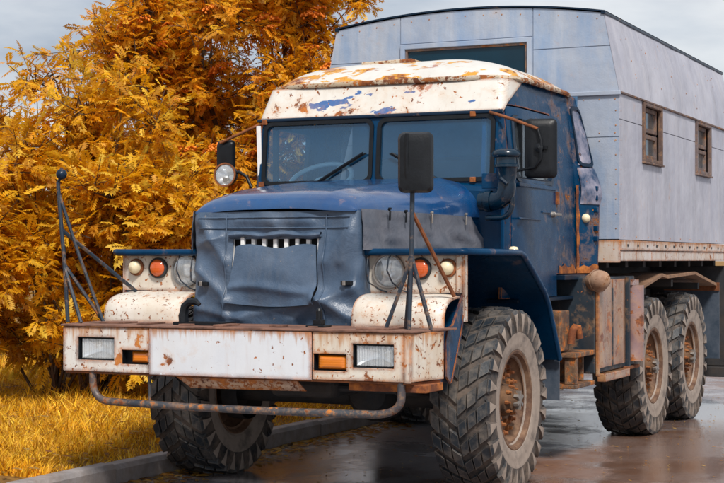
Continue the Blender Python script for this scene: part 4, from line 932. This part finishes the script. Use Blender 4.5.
# sheet panels, each its own plate with open seams
def panel(poly, fn, mat, name='panel', n=None):
    mb = MB(); mb.plate(poly, [], fn); mb.build(name, mat, box)
def slopex(z): return KW + (KT - KW) * (z - ZE) / (ZT_ - ZE)
g = .0035
frontf = lambda u, v, d: (u, KY0 - .000 + .006 * d, v)
def fpanel(x0, x1, z0, z1):
    """front panel clipped to the outline of the box"""
    pts = []
    def xr(z): return KW if z <= ZE else slopex(min(z, ZT_))
    z1r = z1
    zl = lin(z0 + g, z1 - g, 5) if z1 < ZT_ else lin(z0 + g, ZT_, 5)
    right = [(min(x1 - g, xr(z) - g), z) for z in zl]; left = [(max(x0 + g, -xr(z) + g), z) for z in reversed(zl)]
    if z1 >= ZT_:
        a, b = right[-1][0], left[0][0]; top = [(x, arch(x) - g) for x in lin(a, b, 13)]
        right = right[:-1]; left = left[1:]; pts = right + top + left
    else: pts = right + left
    panel(pts, frontf, 'kungshade')
for (x0, x1) in ((-KW, -.42), (-.42, .42), (.42, KW)):
    fpanel(x0, x1, ZR, 2.40); fpanel(x0, x1, 2.40, ZE)
fpanel(-KW, fw_[0] - .045, ZE, 3.075); fpanel(fw_[2] + .045, KW, ZE, 3.10); fpanel(fw_[0] - .045, fw_[2] + .045, ZE, fw_[1] - .03)
fpanel(-KW, -.56, 3.075, 4); fpanel(-.56, .565, fw_[3] + .045, 4); fpanel(.565, KW, 3.10, 4)
mb = MB(); mb.box(-KW - .004, KW + .012, KY0 - .022, KY0 - .001, ZE - .020, ZE + .014); mb.build('front_moulding', 'kungshade', box, bevel=.005)
sidef = lambda s: (lambda u, v, d: (s * (KW + .0 - .006 * d), u, v))
cols = [KY0, 2.86, 3.50, 4.12, 4.76, 5.40, 5.95, KY1]
for s in (1, -1):
    for i in range(7):
        y0, y1 = cols[i] + g, cols[i + 1] - g
        win = s > 0 and i in (1, 4)
        zt = 2.235 if win else 2.535
        panel([(y0, ZR), (y1, ZR), (y1, zt - g), (y0, zt - g)], sidef(s), 'kung')
        if not win: panel([(y0, zt + g), (y1, zt + g), (y1, ZE - g), (y0, ZE - g)], sidef(s), 'kung')
    for i, (y0, y1) in enumerate(((KY0, 3.15), (3.15, 4.05), (4.05, 4.95), (4.95, 5.75), (5.75, KY1))):
        def sl(u, v, d):
            z = ZE + .012 + (ZT_ - ZE - .018) * v; x = slopex(z) + .004 + (.020 * math.sin(v * math.pi)) * min(1, (u - KY0) / .3) + .007 * min(1, (u - KY0) / .2) * mnoise.noise(Vector((u * 2.2, v * 3, s)))
            return (s * (x - .006 * d), u, z)
        mb = MB(); mb.gridplate(lin(y0 + g, y1 - g, 16), lin(0, 1, 12), lambda u, v: True, sl); mb.build('roof_panel', 'kung', box, smooth=50)
    mb = MB(); mb.box(min(s * (KW - .002), s * (KW + .022)), max(s * (KW - .002), s * (KW + .014)), KY0 - .004, KY1, ZE - .008, ZE + .010); mb.build('eave_strip', 'woodframe', box, bevel=.004)
    mb = MB(); mb.box(min(s * (KT - .02), s * (KT + .016)), max(s * (KT - .02), s * (KT + .016)), KY0 - .012, KY1 + .01, ZT_ - .012, ZT_ + .010); mb.build('roof_edge_strip', 'bluedark', box, bevel=.004)
    # skirt rail under the box
    mb = MB(); mb.box(min(s * 1.10, s * (KW + .012)), max(s * 1.10, s * (KW + .012)), KY0 + .004, KY1, 1.535, ZR - .006); mb.build('upper_rail', 'kungrail', box, bevel=.004)
    for i in range(9):
        y0 = KY0 + .01 + i * .475
        mb = MB(); mb.box(min(s * 1.10, s * (KW + .004)), max(s * 1.10, s * (KW + .004)), y0 + .002, min(KY1, y0 + .473), 1.452, 1.533); mb.build('lower_rail', 'kungrail', box, bevel=.003)
    mb = MB()
    for k in range(14): mb.box(s * (KW + .012) - .004, s * (KW + .012) + .004, KY0 + .17 + k * .3, KY0 + .21 + k * .3, 1.565, 1.582)
    mb.build('rail_slot', 'dark', box)
mb = MB(); mb.box(-KW, KW, KY0 + .0, KY0 + .02, 1.44, ZR - .004); mb.build('front_rail', 'kungrail', box, bevel=.004)
mb = MB(); mb.add([(x, KY0 - .014 if j == 0 else KY1 + .012, arch(x) + .006 + dz) for j in (0, 1) for dz in (0, .012) for x in lin(-KT - .012, KT + .012, 25)],
                  [f for i in range(24) for f in ((i, i + 1, 26 + i, 25 + i), (25 + i, 26 + i, 76 + i, 75 + i), (50 + i, 75 + i, 76 + i, 51 + i), (i, 50 + i, 51 + i, i + 1))]); mb.build('roof_skin', 'bluedark', box, smooth=40)
mb = MB()
for y in lin(2.4, 6.3, 8): mb.box(-1.1, 1.1, y - .04, y + .04, 1.40, 1.47)
for s in (-1, 1): mb.box(s * .42 - .06, s * .42 + .06, 2.3, 6.4, 1.07, 1.40)
mb.build('cross_member', 'dark', box)
# rivets
mb = MB(); rg = random.Random(4)
def rivet(p, ax): mb.lathe([(.0065, 0), (.005, .003), (0, .004)], p, ax, 6)
for z in (2.40 + .03, ZE - .05, 2.40 - .03):
    for x in lin(.60, 1.22, 6): rivet((x, KY0, z), (0, -1, 0)); rivet((-x, KY0, z), (0, -1, 0))
for x in lin(-1.08, 1.08, 15): rivet((x, KY0, arch(x) - .05), (0, -1, 0))
for z in lin(1.7, 2.6, 9): rivet((1.225, KY0, z), (0, -1, 0)); rivet((KW, KY0 + .04, z), (1, 0, 0))
for y in lin(2.3, 6.4, 12): rivet((KW, y, ZR + .025), (1, 0, 0))
for k in range(26): v = rg.uniform(.15, .85); z = ZE + (ZT_ - ZE) * v; rivet((slopex(z) + .004 + .02 * math.sin(v * math.pi), rg.uniform(2.3, 6.4), z), (1, 0, .2))
mb.build('rivets', 'kungrail', box)['kind'] = 'stuff'
# windows in the side
for (ya, za, yb, zb) in sw.values():
    win = empty('window', (0, 0, 0), box)
    mb = MB(); mb.plate(rect((ya - .035, 2.250, yb + .045, 2.726)), [rect((ya + .0, za, yb, zb))], lambda u, v, d: (KW + .020 - .055 * d, u, v)); o = mb.build('window_frame', 'woodframe', box, bevel=.004)
    mb = MB(); mb.box(KW - .03, KW + .030, ya - .045, yb + .055, 2.234, 2.2495); mb.build('window_sill', 'woodframe', box, bevel=.004)
    zm = (za + zb) / 2
    for (z0, z1) in ((za, zm - .008), (zm + .008, zb)):
        mb = MB(); mb.plate(rect((ya, z0, yb, z1)), [rect((ya + .045, z0 + .035, yb - .045, z1 - .035))], lambda u, v, d: (KW - .022 - .03 * d, u, v)); mb.build('window_sash', 'woodframe', box, bevel=.004)
        mb = MB(); mb.box(KW - .042, KW - .038, ya + .04, yb - .04, z0 + .03, z1 - .03); mb.build('window_pane', 'sideglass', box)
        mb = MB(); mb.grid(lin(0, 1, 24), lin(0, 1, 4), lambda u, v: (KW - .12 + .02 * math.sin(u * 26), ya - .03 + (yb - ya + .06) * (u * .62), z0 + (z1 - z0) * v)); mb.build('curtain', 'whitebar', box, smooth=60)
    bpy.data.objects.remove(win)
# front window
mb = MB(); a = fw_; mb.plate(rect((a[0] - .040, a[1] - .02, a[2] + .040, a[3] + .040)), [rect(a)], lambda u, v, d: (u, KY0 - .024 + .04 * d, v)); mb.build('window_frame', 'kungshade', box, bevel=.005)
mb = MB(); mb.plate(rect((a[0] + .001, a[1] + .001, a[2] - .001, a[3] - .001)), [rect((a[0] + .018, a[1] + .02, a[2] - .018, a[3] - .018))], lambda u, v, d: (u, KY0 - .008 + .03 * d, v)); mb.build('window_sash', 'woodframe', box)
mb = MB(); mb.box(a[0], a[2], KY0 + .012, KY0 + .016, a[1], a[3]); mb.build('window_pane', 'kglass', box)
mb = MB(); ringp = [(-.035 + .095 * math.cos(R_(t)), KY0 + .10, 3.10 + .09 * math.sin(R_(t))) for t in range(180, 361, 12)]; mb.tube(ringp, .007, 6); mb.build('ring_reflection', 'kung', box)  # pale arc behind the pane, modelled in for a ring-shaped reflection

# ================================================================== vegetation
rng = np.random.default_rng(12)
def leaf_mat(name, trans=.5, rough=.55):
    t = NT(name); a = t.n.new('ShaderNodeVertexColor'); a.layer_name = 'Col'
    c = t.mix(t.math('MULTIPLY', t.noise(7, 3), .2), a.outputs[0], (.30, .12, .01))
    t.set(Base_Color=c, Roughness=rough)
    tl = t.n.new('ShaderNodeBsdfTranslucent'); t.link(c, tl.inputs[0]); mx_ = t.n.new('ShaderNodeMixShader'); mx_.inputs[0].default_value = trans
    t.link(t.b.outputs[0], mx_.inputs[1]); t.link(tl.outputs[0], mx_.inputs[2]); t.link(mx_.outputs[0], t.out.inputs[0]); return t.m
M['leaf'] = leaf_mat('autumn_leaf')
M['grass'] = leaf_mat('yellow_grass', .3, .6)
M['bark'] = plain('bark', (.075, .045, .028), .9, .4, 14, bump=.6)
M['berry'] = plain('orange_berry', (.80, .22, .02), .4, .3, 30, bump=0)

def leaf_template(pairs=6):
    """pinnate leaf of length 1 along +X, blade in XY, drooping to -Z"""
    V, F = [], []
    def leaflet(x, sy, ang, L, w):
        d = np.array([math.cos(ang), sy * math.sin(ang), -.22]); d /= np.linalg.norm(d); s = np.array([-d[1], d[0], 0.]); s /= np.linalg.norm(s)
        b = np.array([x, 0, -.16 * x * x]); o = len(V)
        V.extend([b, b + d * L * .42 + s * w + np.array([0, 0, .02]), b + d * L, b + d * L * .42 - s * w + np.array([0, 0, .02])]); F.append((o, o + 1, o + 2, o + 3))
    for i in range(pairs):
        x = .18 + .72 * i / (pairs - 1); L = .30 + .12 * math.sin(math.pi * (i + .6) / pairs)
        leaflet(x, 1, R_(56), L, .082); leaflet(x, -1, R_(56), L, .082)
    leaflet(.93, 1, 0, .30, .078)
    o = len(V); V.extend([np.array([0, -.008, 0]), np.array([0, .008, 0]), np.array([.93, .004, -.138]), np.array([.93, -.004, -.138])]); F.append((o, o + 1, o + 2, o + 3))
    return np.array(V), np.array(F)
_, LF = leaf_template()
def variant(seed):
    g = np.random.default_rng(seed); V = leaf_template()[0].copy(); nl = len(V) // 4
    bend = g.uniform(-.25, .25); droop = g.uniform(-.35, .10)
    for q in range(nl - 1):
        s = V[q * 4:q * 4 + 4]; b = s[0].copy(); k = g.uniform(.75, 1.12); tw = g.uniform(-.25, .25)
        s[1:] = b + (s[1:] - b) * k; s[1, 2] += tw * .06; s[3, 2] -= tw * .06; s[2, 2] += g.uniform(-.10, .04)
    V[:, 1] += bend * V[:, 0] ** 2; V[:, 2] += droop * V[:, 0] ** 2
    return V
LVS = [variant(50 + q) for q in range(6)]; LV = LVS[0]

def set_mesh(name, V, F, mat, cols=None):
    me = bpy.data.meshes.new(name); nf = len(F); k = F.shape[1]
    me.vertices.add(len(V)); me.vertices.foreach_set('co', V.astype(np.float32).ravel())
    me.loops.add(nf * k); me.loops.foreach_set('vertex_index', F.astype(np.int32).ravel())
    me.polygons.add(nf); me.polygons.foreach_set('loop_start', np.arange(0, nf * k, k, dtype=np.int32)); me.polygons.foreach_set('loop_total', np.full(nf, k, dtype=np.int32))
    me.update(calc_edges=True)
    if cols is not None:
        ca = me.color_attributes.new('Col', 'FLOAT_COLOR', 'POINT'); ca.data.foreach_set('color', np.c_[cols, np.ones(len(cols))].astype(np.float32).ravel())
    me.materials.append(M[mat] if isinstance(mat, str) else mat); return me
def mesh_obj(name, me, parent=None):
    o = bpy.data.objects.new(name, me); COL.objects.link(o)
    if parent: o.parent = parent
    return o
def frames(D, roll_up):
    """basis per leaf: X along D, Z near roll_up"""
    X = D / np.linalg.norm(D, axis=1, keepdims=True); Y = np.cross(roll_up, X); Y /= np.linalg.norm(Y, axis=1, keepdims=True) + 1e-9; Z = np.cross(X, Y); return np.stack([X, Y, Z], 2)

CAMN = np.array(CAM); _a = R_(YAW)
FH = np.array([-math.sin(_a), math.cos(_a), 0]); RT = np.array([math.cos(_a), math.sin(_a), 0])
def at(px, depth): return CAMN[:2] + depth * FH[:2] + (px - 362) / FPX * depth * RT[:2]     # a spot on the ground in that direction

def plant(name, label, cat, base, clumps, trunk, pal, leaf_len, twigs, group=None, parts=0, berries=0, stems=None, seed=1, twig_len=.42):
    """clumps: list of (x, y, z, radius) relative to base; every clump gets a limb and leafy twigs"""
    g = np.random.default_rng(seed); rr = random.Random(seed)
    root = tag(empty(name, base), label, cat, group)
    tb = MB(); lb = MB(); h = trunk['h']
    fork = Vector(trunk['top'])
    if stems is None:
        tb.tube(bez((0, 0, -.12), (rr.uniform(-.1, .1), rr.uniform(-.1, .1), h * .5), fork, 7), [trunk['r'] * (1.25 - .6 * i / 6) for i in range(7)], 10); tb.build('trunk', 'bark', root, smooth=60)
    P, D, U = [], [], []; boughs = []
    if stems is None:
        cs = sorted(clumps, key=lambda q: (round(math.atan2(q[1], q[0]) / 1.6), q[2])); step = 8
        for i in range(0, len(cs), step):
            mean = sum((Vector(q[:3]) for q in cs[i:i + step]), Vector()) / len(cs[i:i + step]); st = fork.lerp(Vector((0, 0, h * .6)), rr.random() * .6); e = st.lerp(mean, .72)
            lb.tube(bez(st, st.lerp(e, .5) + Vector((rr.uniform(-.15, .15), rr.uniform(-.15, .15), .15)), e, 7), [trunk['r'] * (.55 - .32 * k / 6) for k in range(7)], 6, cap=False); boughs.append((st, e))
    for (cx, cy, cz, cr_) in clumps:
        c = Vector((cx, cy, cz))
        if stems is None:
            b_ = min(boughs, key=lambda b: (b[1] - c).length); st = b_[0].lerp(b_[1], rr.uniform(.7, 1.))
        else:
            st = Vector((rr.uniform(-stems, stems), rr.uniform(-stems, stems), -.1))
        mid = st.lerp(c, .5) + Vector((rr.uniform(-.15, .15), rr.uniform(-.15, .15), rr.uniform(.0, .25)))
        r0 = trunk['r'] * (.20 if stems is None else .5)
        lb.tube(bez(st, mid, c, 7), [r0 * (1 - .8 * i / 6) for i in range(7)], 5, cap=False)
        m = max(3, int(twigs * cr_ ** 2))
        for _ in range(m):
            d = g.normal(size=3); d[2] = d[2] * .75 + .22; d /= np.linalg.norm(d)
            rad = cr_ * (g.random() ** .45); tip = np.array(c) + d * rad * np.array([1, 1, .8])
            td = d + g.normal(size=3) * .35 + np.array([0, 0, .25]); td /= np.linalg.norm(td)
            L = twig_len * g.uniform(.6, 1.1); p0 = tip - td * L * .6
            lb.tube([tuple(p0), tuple(p0 + td * L)], [.006, .003], 3, cap=False)
            if g.random() < .5: lb.tube([tuple(c), tuple((np.array(c) + p0) / 2 + [0, 0, -.04]), tuple(p0)], [.011, .008, .006], 3, cap=False)
            nl = g.integers(7, 11); ph = g.random() * 6.28
            a1 = np.cross(td, [0, 0, 1]); a1 /= np.linalg.norm(a1) + 1e-9; a2 = np.cross(td, a1)
            for q in range(nl):
                s_ = (q + 1) / nl; an = ph + q * 2.4
                rd = a1 * math.cos(an) + a2 * math.sin(an); ld_ = rd * (1.05 - .55 * s_) + td * (.35 + .6 * s_) + np.array([0, 0, -.12]) + g.normal(size=3) * .12
                P.append(p0 + td * L * s_); D.append(ld_); U.append(np.array([0, 0, 1.]) + td * .5 + g.normal(size=3) * .25)
    P, D, U = np.array(P), np.array(D), np.array(U); B = frames(D, U); n = len(P)
    sc = leaf_len * g.uniform(.65, 1.2, n)
    pal = np.array(pal); ci = pal[g.integers(0, len(pal), n)]; col = ci * g.uniform(.7, 1.3, (n, 1))
    W = P + np.array(base); rel = W - CAMN; dep = rel @ FH; px = 362 + FPX * (rel @ RT) / dep; py = 262 - FPX * rel[:, 2] / dep
    vis = (px > 2) & (px < 345) & (py > 2) & (py < 420); order = np.argsort(np.where(vis, dep - 2.5 * (sc / leaf_len), 99)); pick = order[:parts]; pick = pick[vis[pick]]
    rest = np.setdiff1d(np.arange(n), pick)
    if len(pick):
        tm = [set_mesh('leaf', LVS[k % 6], LF, 'leaf', np.tile(pal[k], (len(LV), 1))) for k in range(len(pal))]
        for q, i in enumerate(pick):
            o = mesh_obj('leaf', tm[int(g.integers(0, len(pal)))], root); mw = Matrix(B[i].tolist()).to_4x4(); o.matrix_local = Matrix.Translation(P[i].tolist()) @ mw @ Matrix.Scale(float(sc[i]), 4)
    LVA = np.array(LVS)[g.integers(0, len(LVS), len(rest))]
    V = np.einsum('nij,nkj->nki', B[rest], LVA) * sc[rest, None, None] + P[rest, None, :]
    F = LF[None] + (np.arange(len(rest)) * len(LV))[:, None, None]
    cols = np.repeat(col[rest], len(LV), 0)
    fo = mesh_obj('foliage', set_mesh('foliage', V.reshape(-1, 3), F.reshape(-1, 4), 'leaf', cols), root); fo['kind'] = 'stuff'
    lb.build('branches', 'bark', root, smooth=60, recalc=False)
    if berries:
        bm_ = MB(); gg = random.Random(9)
        for k in range(46):
            a = gg.random() * 6.28; r_ = gg.random() ** .5 * .085; zz = .03 * (1 - (r_ / .085) ** 2) + gg.uniform(-.012, .012); s_ = gg.uniform(.010, .014)
            c = Vector((r_ * math.cos(a), r_ * math.sin(a), zz)); bm_.add([c + Vector(v) * s_ for v in ((1, 0, 0), (-1, 0, 0), (0, 1, 0), (0, -1, 0), (0, 0, 1), (0, 0, -1))], [(0, 2, 4), (2, 1, 4), (1, 3, 4), (3, 0, 4), (2, 0, 5), (1, 2, 5), (3, 1, 5), (0, 3, 5)])
        b0 = bm_.build('berry_cluster', 'berry', root, smooth=180)
        outer = np.argsort(np.where((px > 80) & (px < 350) & (py < 200) & (py > -20), dep, 99))[:max(berries * 70, 1)]
        ch = [int(q) for q in g.permutation(outer)[:berries]]
        for q, i in enumerate(ch):
            o = b0 if q == 0 else b0.copy()
            if q: COL.objects.link(o)
            o.location = (P[i] - FH * .05 + np.array([0, 0, .03])).tolist(); o.rotation_euler = (g.uniform(-.3, .3) + .25, g.uniform(-.3, .3), 0); k = g.uniform(.9, 1.7); o.scale = (k, k, k)
    return root

def blob(n, rx, ry, z0, z1, rmin, rmax, seed, hollow=.35):
    g = random.Random(seed); out = []
    while len(out) < n:
        u, v, w = g.uniform(-1, 1), g.uniform(-1, 1), g.uniform(-1, 1); r = math.sqrt(u * u + v * v + w * w)
        if r > 1 or r < hollow: continue
        out.append((u * rx, v * ry, (z0 + z1) / 2 + w * (z1 - z0) / 2, g.uniform(rmin, rmax)))
    return out
YEL = [(.86, .44, .008), (.92, .54, .02), (.76, .37, .006), (.60, .27, .005), (.94, .64, .06)]
ORG = [(.84, .42, .012), (.90, .46, .014), (.74, .38, .014), (.90, .38, .010), (.66, .30, .008), (.94, .58, .04)]
OLV = [(.58, .33, .018), (.68, .35, .014), (.46, .25, .02), (.76, .39, .012)]

bx, by = at(85, 14.2)
plant('yellow_shrub', 'bushy yellow shrub with feathery leaves rising from the grass left of the bumper', 'shrub', (bx, by, .14),
      blob(34, 1.35, 1.0, .35, 2.55, .30, .5, 21, .2) + [(-.55, 0, 3.0, .22), (-.25, .1, 3.2, .18), (.35, .1, 2.85, .25), (.0, 0, 2.7, .3), (-1.0, 0, 2.6, .3), (.75, 0, 2.55, .28)], dict(h=1, r=.035, top=(0, 0, 1)), YEL, .145, 215, parts=290, stems=.28, seed=31)
bx, by = at(190, 14.6)
plant('yellow_shrub', 'smaller golden shrub in front of the rowan, behind the truck\'s left headlights', 'shrub', (bx, by, .14),
      blob(16, .75, .7, .3, 1.75, .28, .42, 22, .2), dict(h=1, r=.03, top=(0, 0, 1)), YEL, .14, 215, parts=120, stems=.2, seed=32)
bx, by = at(-70, 13.6)
plant('yellow_shrub', 'golden brown shrub at the left edge of the picture', 'shrub', (bx, by, .14),
      blob(18, 1.0, .8, .4, 2.7, .30, .48, 23, .2), dict(h=1, r=.035, top=(0, 0, 1)), YEL[:4], .15, 170, stems=.25, seed=33)
bx, by = at(235, 17.2)
plant('rowan_tree', 'tall orange rowan tree with berry clusters behind the truck cab', 'tree', (bx, by, .14),
      blob(46, 1.45, 1.3, 1.1, 5.6, .36, .62, 24, .33) + blob(14, 1.35, .9, 1.3, 3.4, .34, .48, 77, .1) + [(-1.25, -.2, 3.2, .4), (-1.1, 0, 3.7, .4), (-.9, .1, 2.6, .4), (.95, -.2, 3.9, .4), (.6, -.4, 2.6, .4), (-1.75, 0, 4.0, .22), (-1.6, .1, 4.5, .25), (1.35, 0, 4.5, .3), (1.5, 0, 4.1, .25)], dict(h=1.8, r=.085, top=(.1, .1, 1.9)), ORG, .135, 185, parts=290, berries=95, seed=34)
bx, by = at(135, 18.6)
plant('rowan_tree', 'thinner olive rowan with bare upper twigs between the shrub and the tall rowan', 'tree', (bx, by, .14),
      blob(20, .95, 1.0, 1.0, 3.45, .30, .46, 25, .3), dict(h=1.6, r=.06, top=(0, .05, 1.7)), OLV, .135, 150, berries=14, seed=35)
bx, by = at(30, 19.5)
plant('background_shrub', 'dark amber thicket behind the yellow shrub', 'shrub', (bx, by, .14), blob(20, 2.0, 1.0, .4, 2.9, .4, .6, 26, .1), dict(h=1, r=.04, top=(0, 0, 1)), OLV, .20, 70, stems=.6, seed=36)
bx, by = at(250, 21)
plant('background_shrub', 'dark amber thicket behind the tall rowan trunk', 'shrub', (bx, by, .14), blob(22, 2.2, 1.0, .4, 2.9, .4, .6, 27, .1), dict(h=1, r=.04, top=(0, 0, 1)), OLV, .20, 65, stems=.6, seed=37)

# grass on the verge: one uncountable mass
def grass():
    n = 90000; g = np.random.default_rng(5)
    d = 9.5 + 11 * g.random(n) ** 1.5; px = g.uniform(-260, 470, n)
    pos = CAMN[None, :2] + d[:, None] * FH[None, :2] + ((px - 362) / FPX * d)[:, None] * RT[None, :2]
    keep = pos[:, 0] < KX - .12; pos = pos[keep]; n = len(pos)
    cl = np.array([mnoise.noise(Vector((x * 1.6, y * 1.6, 0))) for x, y in pos[:, :2]])
    h = g.uniform(.05, .15, n) * (1 + .9 * np.clip(cl, -.5, 1)); h *= np.clip((KX - .10 - pos[:, 0]) / .25, .45, 1)
    z = np.array([vz(x, y) for x, y in pos]) - .01
    a = g.uniform(0, 6.283, n); lean = g.normal(0, .5, (n, 2)) * h[:, None]; w = g.uniform(.003, .007, n)
    sx, sy = np.cos(a) * w, np.sin(a) * w
    b0 = np.c_[pos[:, 0] - sx, pos[:, 1] - sy, z]; b1 = np.c_[pos[:, 0] + sx, pos[:, 1] + sy, z]
    m0 = np.c_[pos[:, 0] + lean[:, 0] * .4 - sx * .8, pos[:, 1] + lean[:, 1] * .4 - sy * .8, z + h * .6]; m1 = m0 + np.c_[sx * 1.6, sy * 1.6, z * 0]
    t0 = np.c_[pos[:, 0] + lean[:, 0], pos[:, 1] + lean[:, 1], z + h]; t1 = t0 + np.c_[sx * .3, sy * .3, z * 0]
    V = np.stack([b0, b1, m1, m0, t1, t0], 1).reshape(-1, 3); k = np.arange(n)[:, None] * 6
    F = np.concatenate([k + [0, 1, 2, 3], k + [3, 2, 4, 5]])
    pal = np.array([(.86, .46, .015), (.92, .60, .04), (.72, .35, .01), (.90, .50, .012), (.58, .29, .02)]); c = pal[g.integers(0, 5, n)] * g.uniform(.7, 1.25, (n, 1)) * (1 + .45 * np.clip(cl, -.8, .6))[:, None]
    o = mesh_obj('grass', set_mesh('grass', V, F, 'grass', np.repeat(c, 6, 0)))
    tag(o, 'long yellow autumn grass on the verge behind the kerb', 'grass', kind='stuff')
grass()
# fallen leaves and crumbs along the kerb foot and in the grass
def litter():
    g = np.random.default_rng(8); n1, n2, n3 = 1900, 4200, 900
    x = np.r_[KX + np.abs(g.normal(0, .16, n1)), g.uniform(-5.2, KX - .14, n2), g.uniform(-1.2, 3.0, n3)]; y = np.r_[g.uniform(-2, 8, n1), g.uniform(-2, 6, n2), g.uniform(-3, 8, n3)]
    n = n1 + n2 + n3; z = np.array([.006 if a > KX else vz(a, b) + g.uniform(.02, .09) for a, b in zip(x, y)]); L = g.uniform(.018, .05, n); L[n1 + n2:] *= .45
    an = g.uniform(0, 6.28, n); dx, dy = np.cos(an) * L, np.sin(an) * L; q = .45
    V = np.stack([np.c_[x - dx, y - dy, z], np.c_[x + dy * q, y - dx * q, z + L * .25], np.c_[x + dx, y + dy, z + g.uniform(0, .012, n)], np.c_[x - dy * q, y + dx * q, z + L * .1]], 1).reshape(-1, 3)
    F = np.arange(n * 4).reshape(-1, 4); pal = np.array([(.42, .20, .03), (.55, .30, .03), (.26, .11, .03), (.5, .33, .1)]); c = pal[g.integers(0, 4, n)] * g.uniform(.7, 1.2, (n, 1))
    tag(mesh_obj('fallen_leaves', set_mesh('fallen_leaves', V, F, 'leaf', np.repeat(c, 4, 0))), 'brown and yellow fallen leaves strewn along the kerb', 'leaves', kind='stuff')
litter()
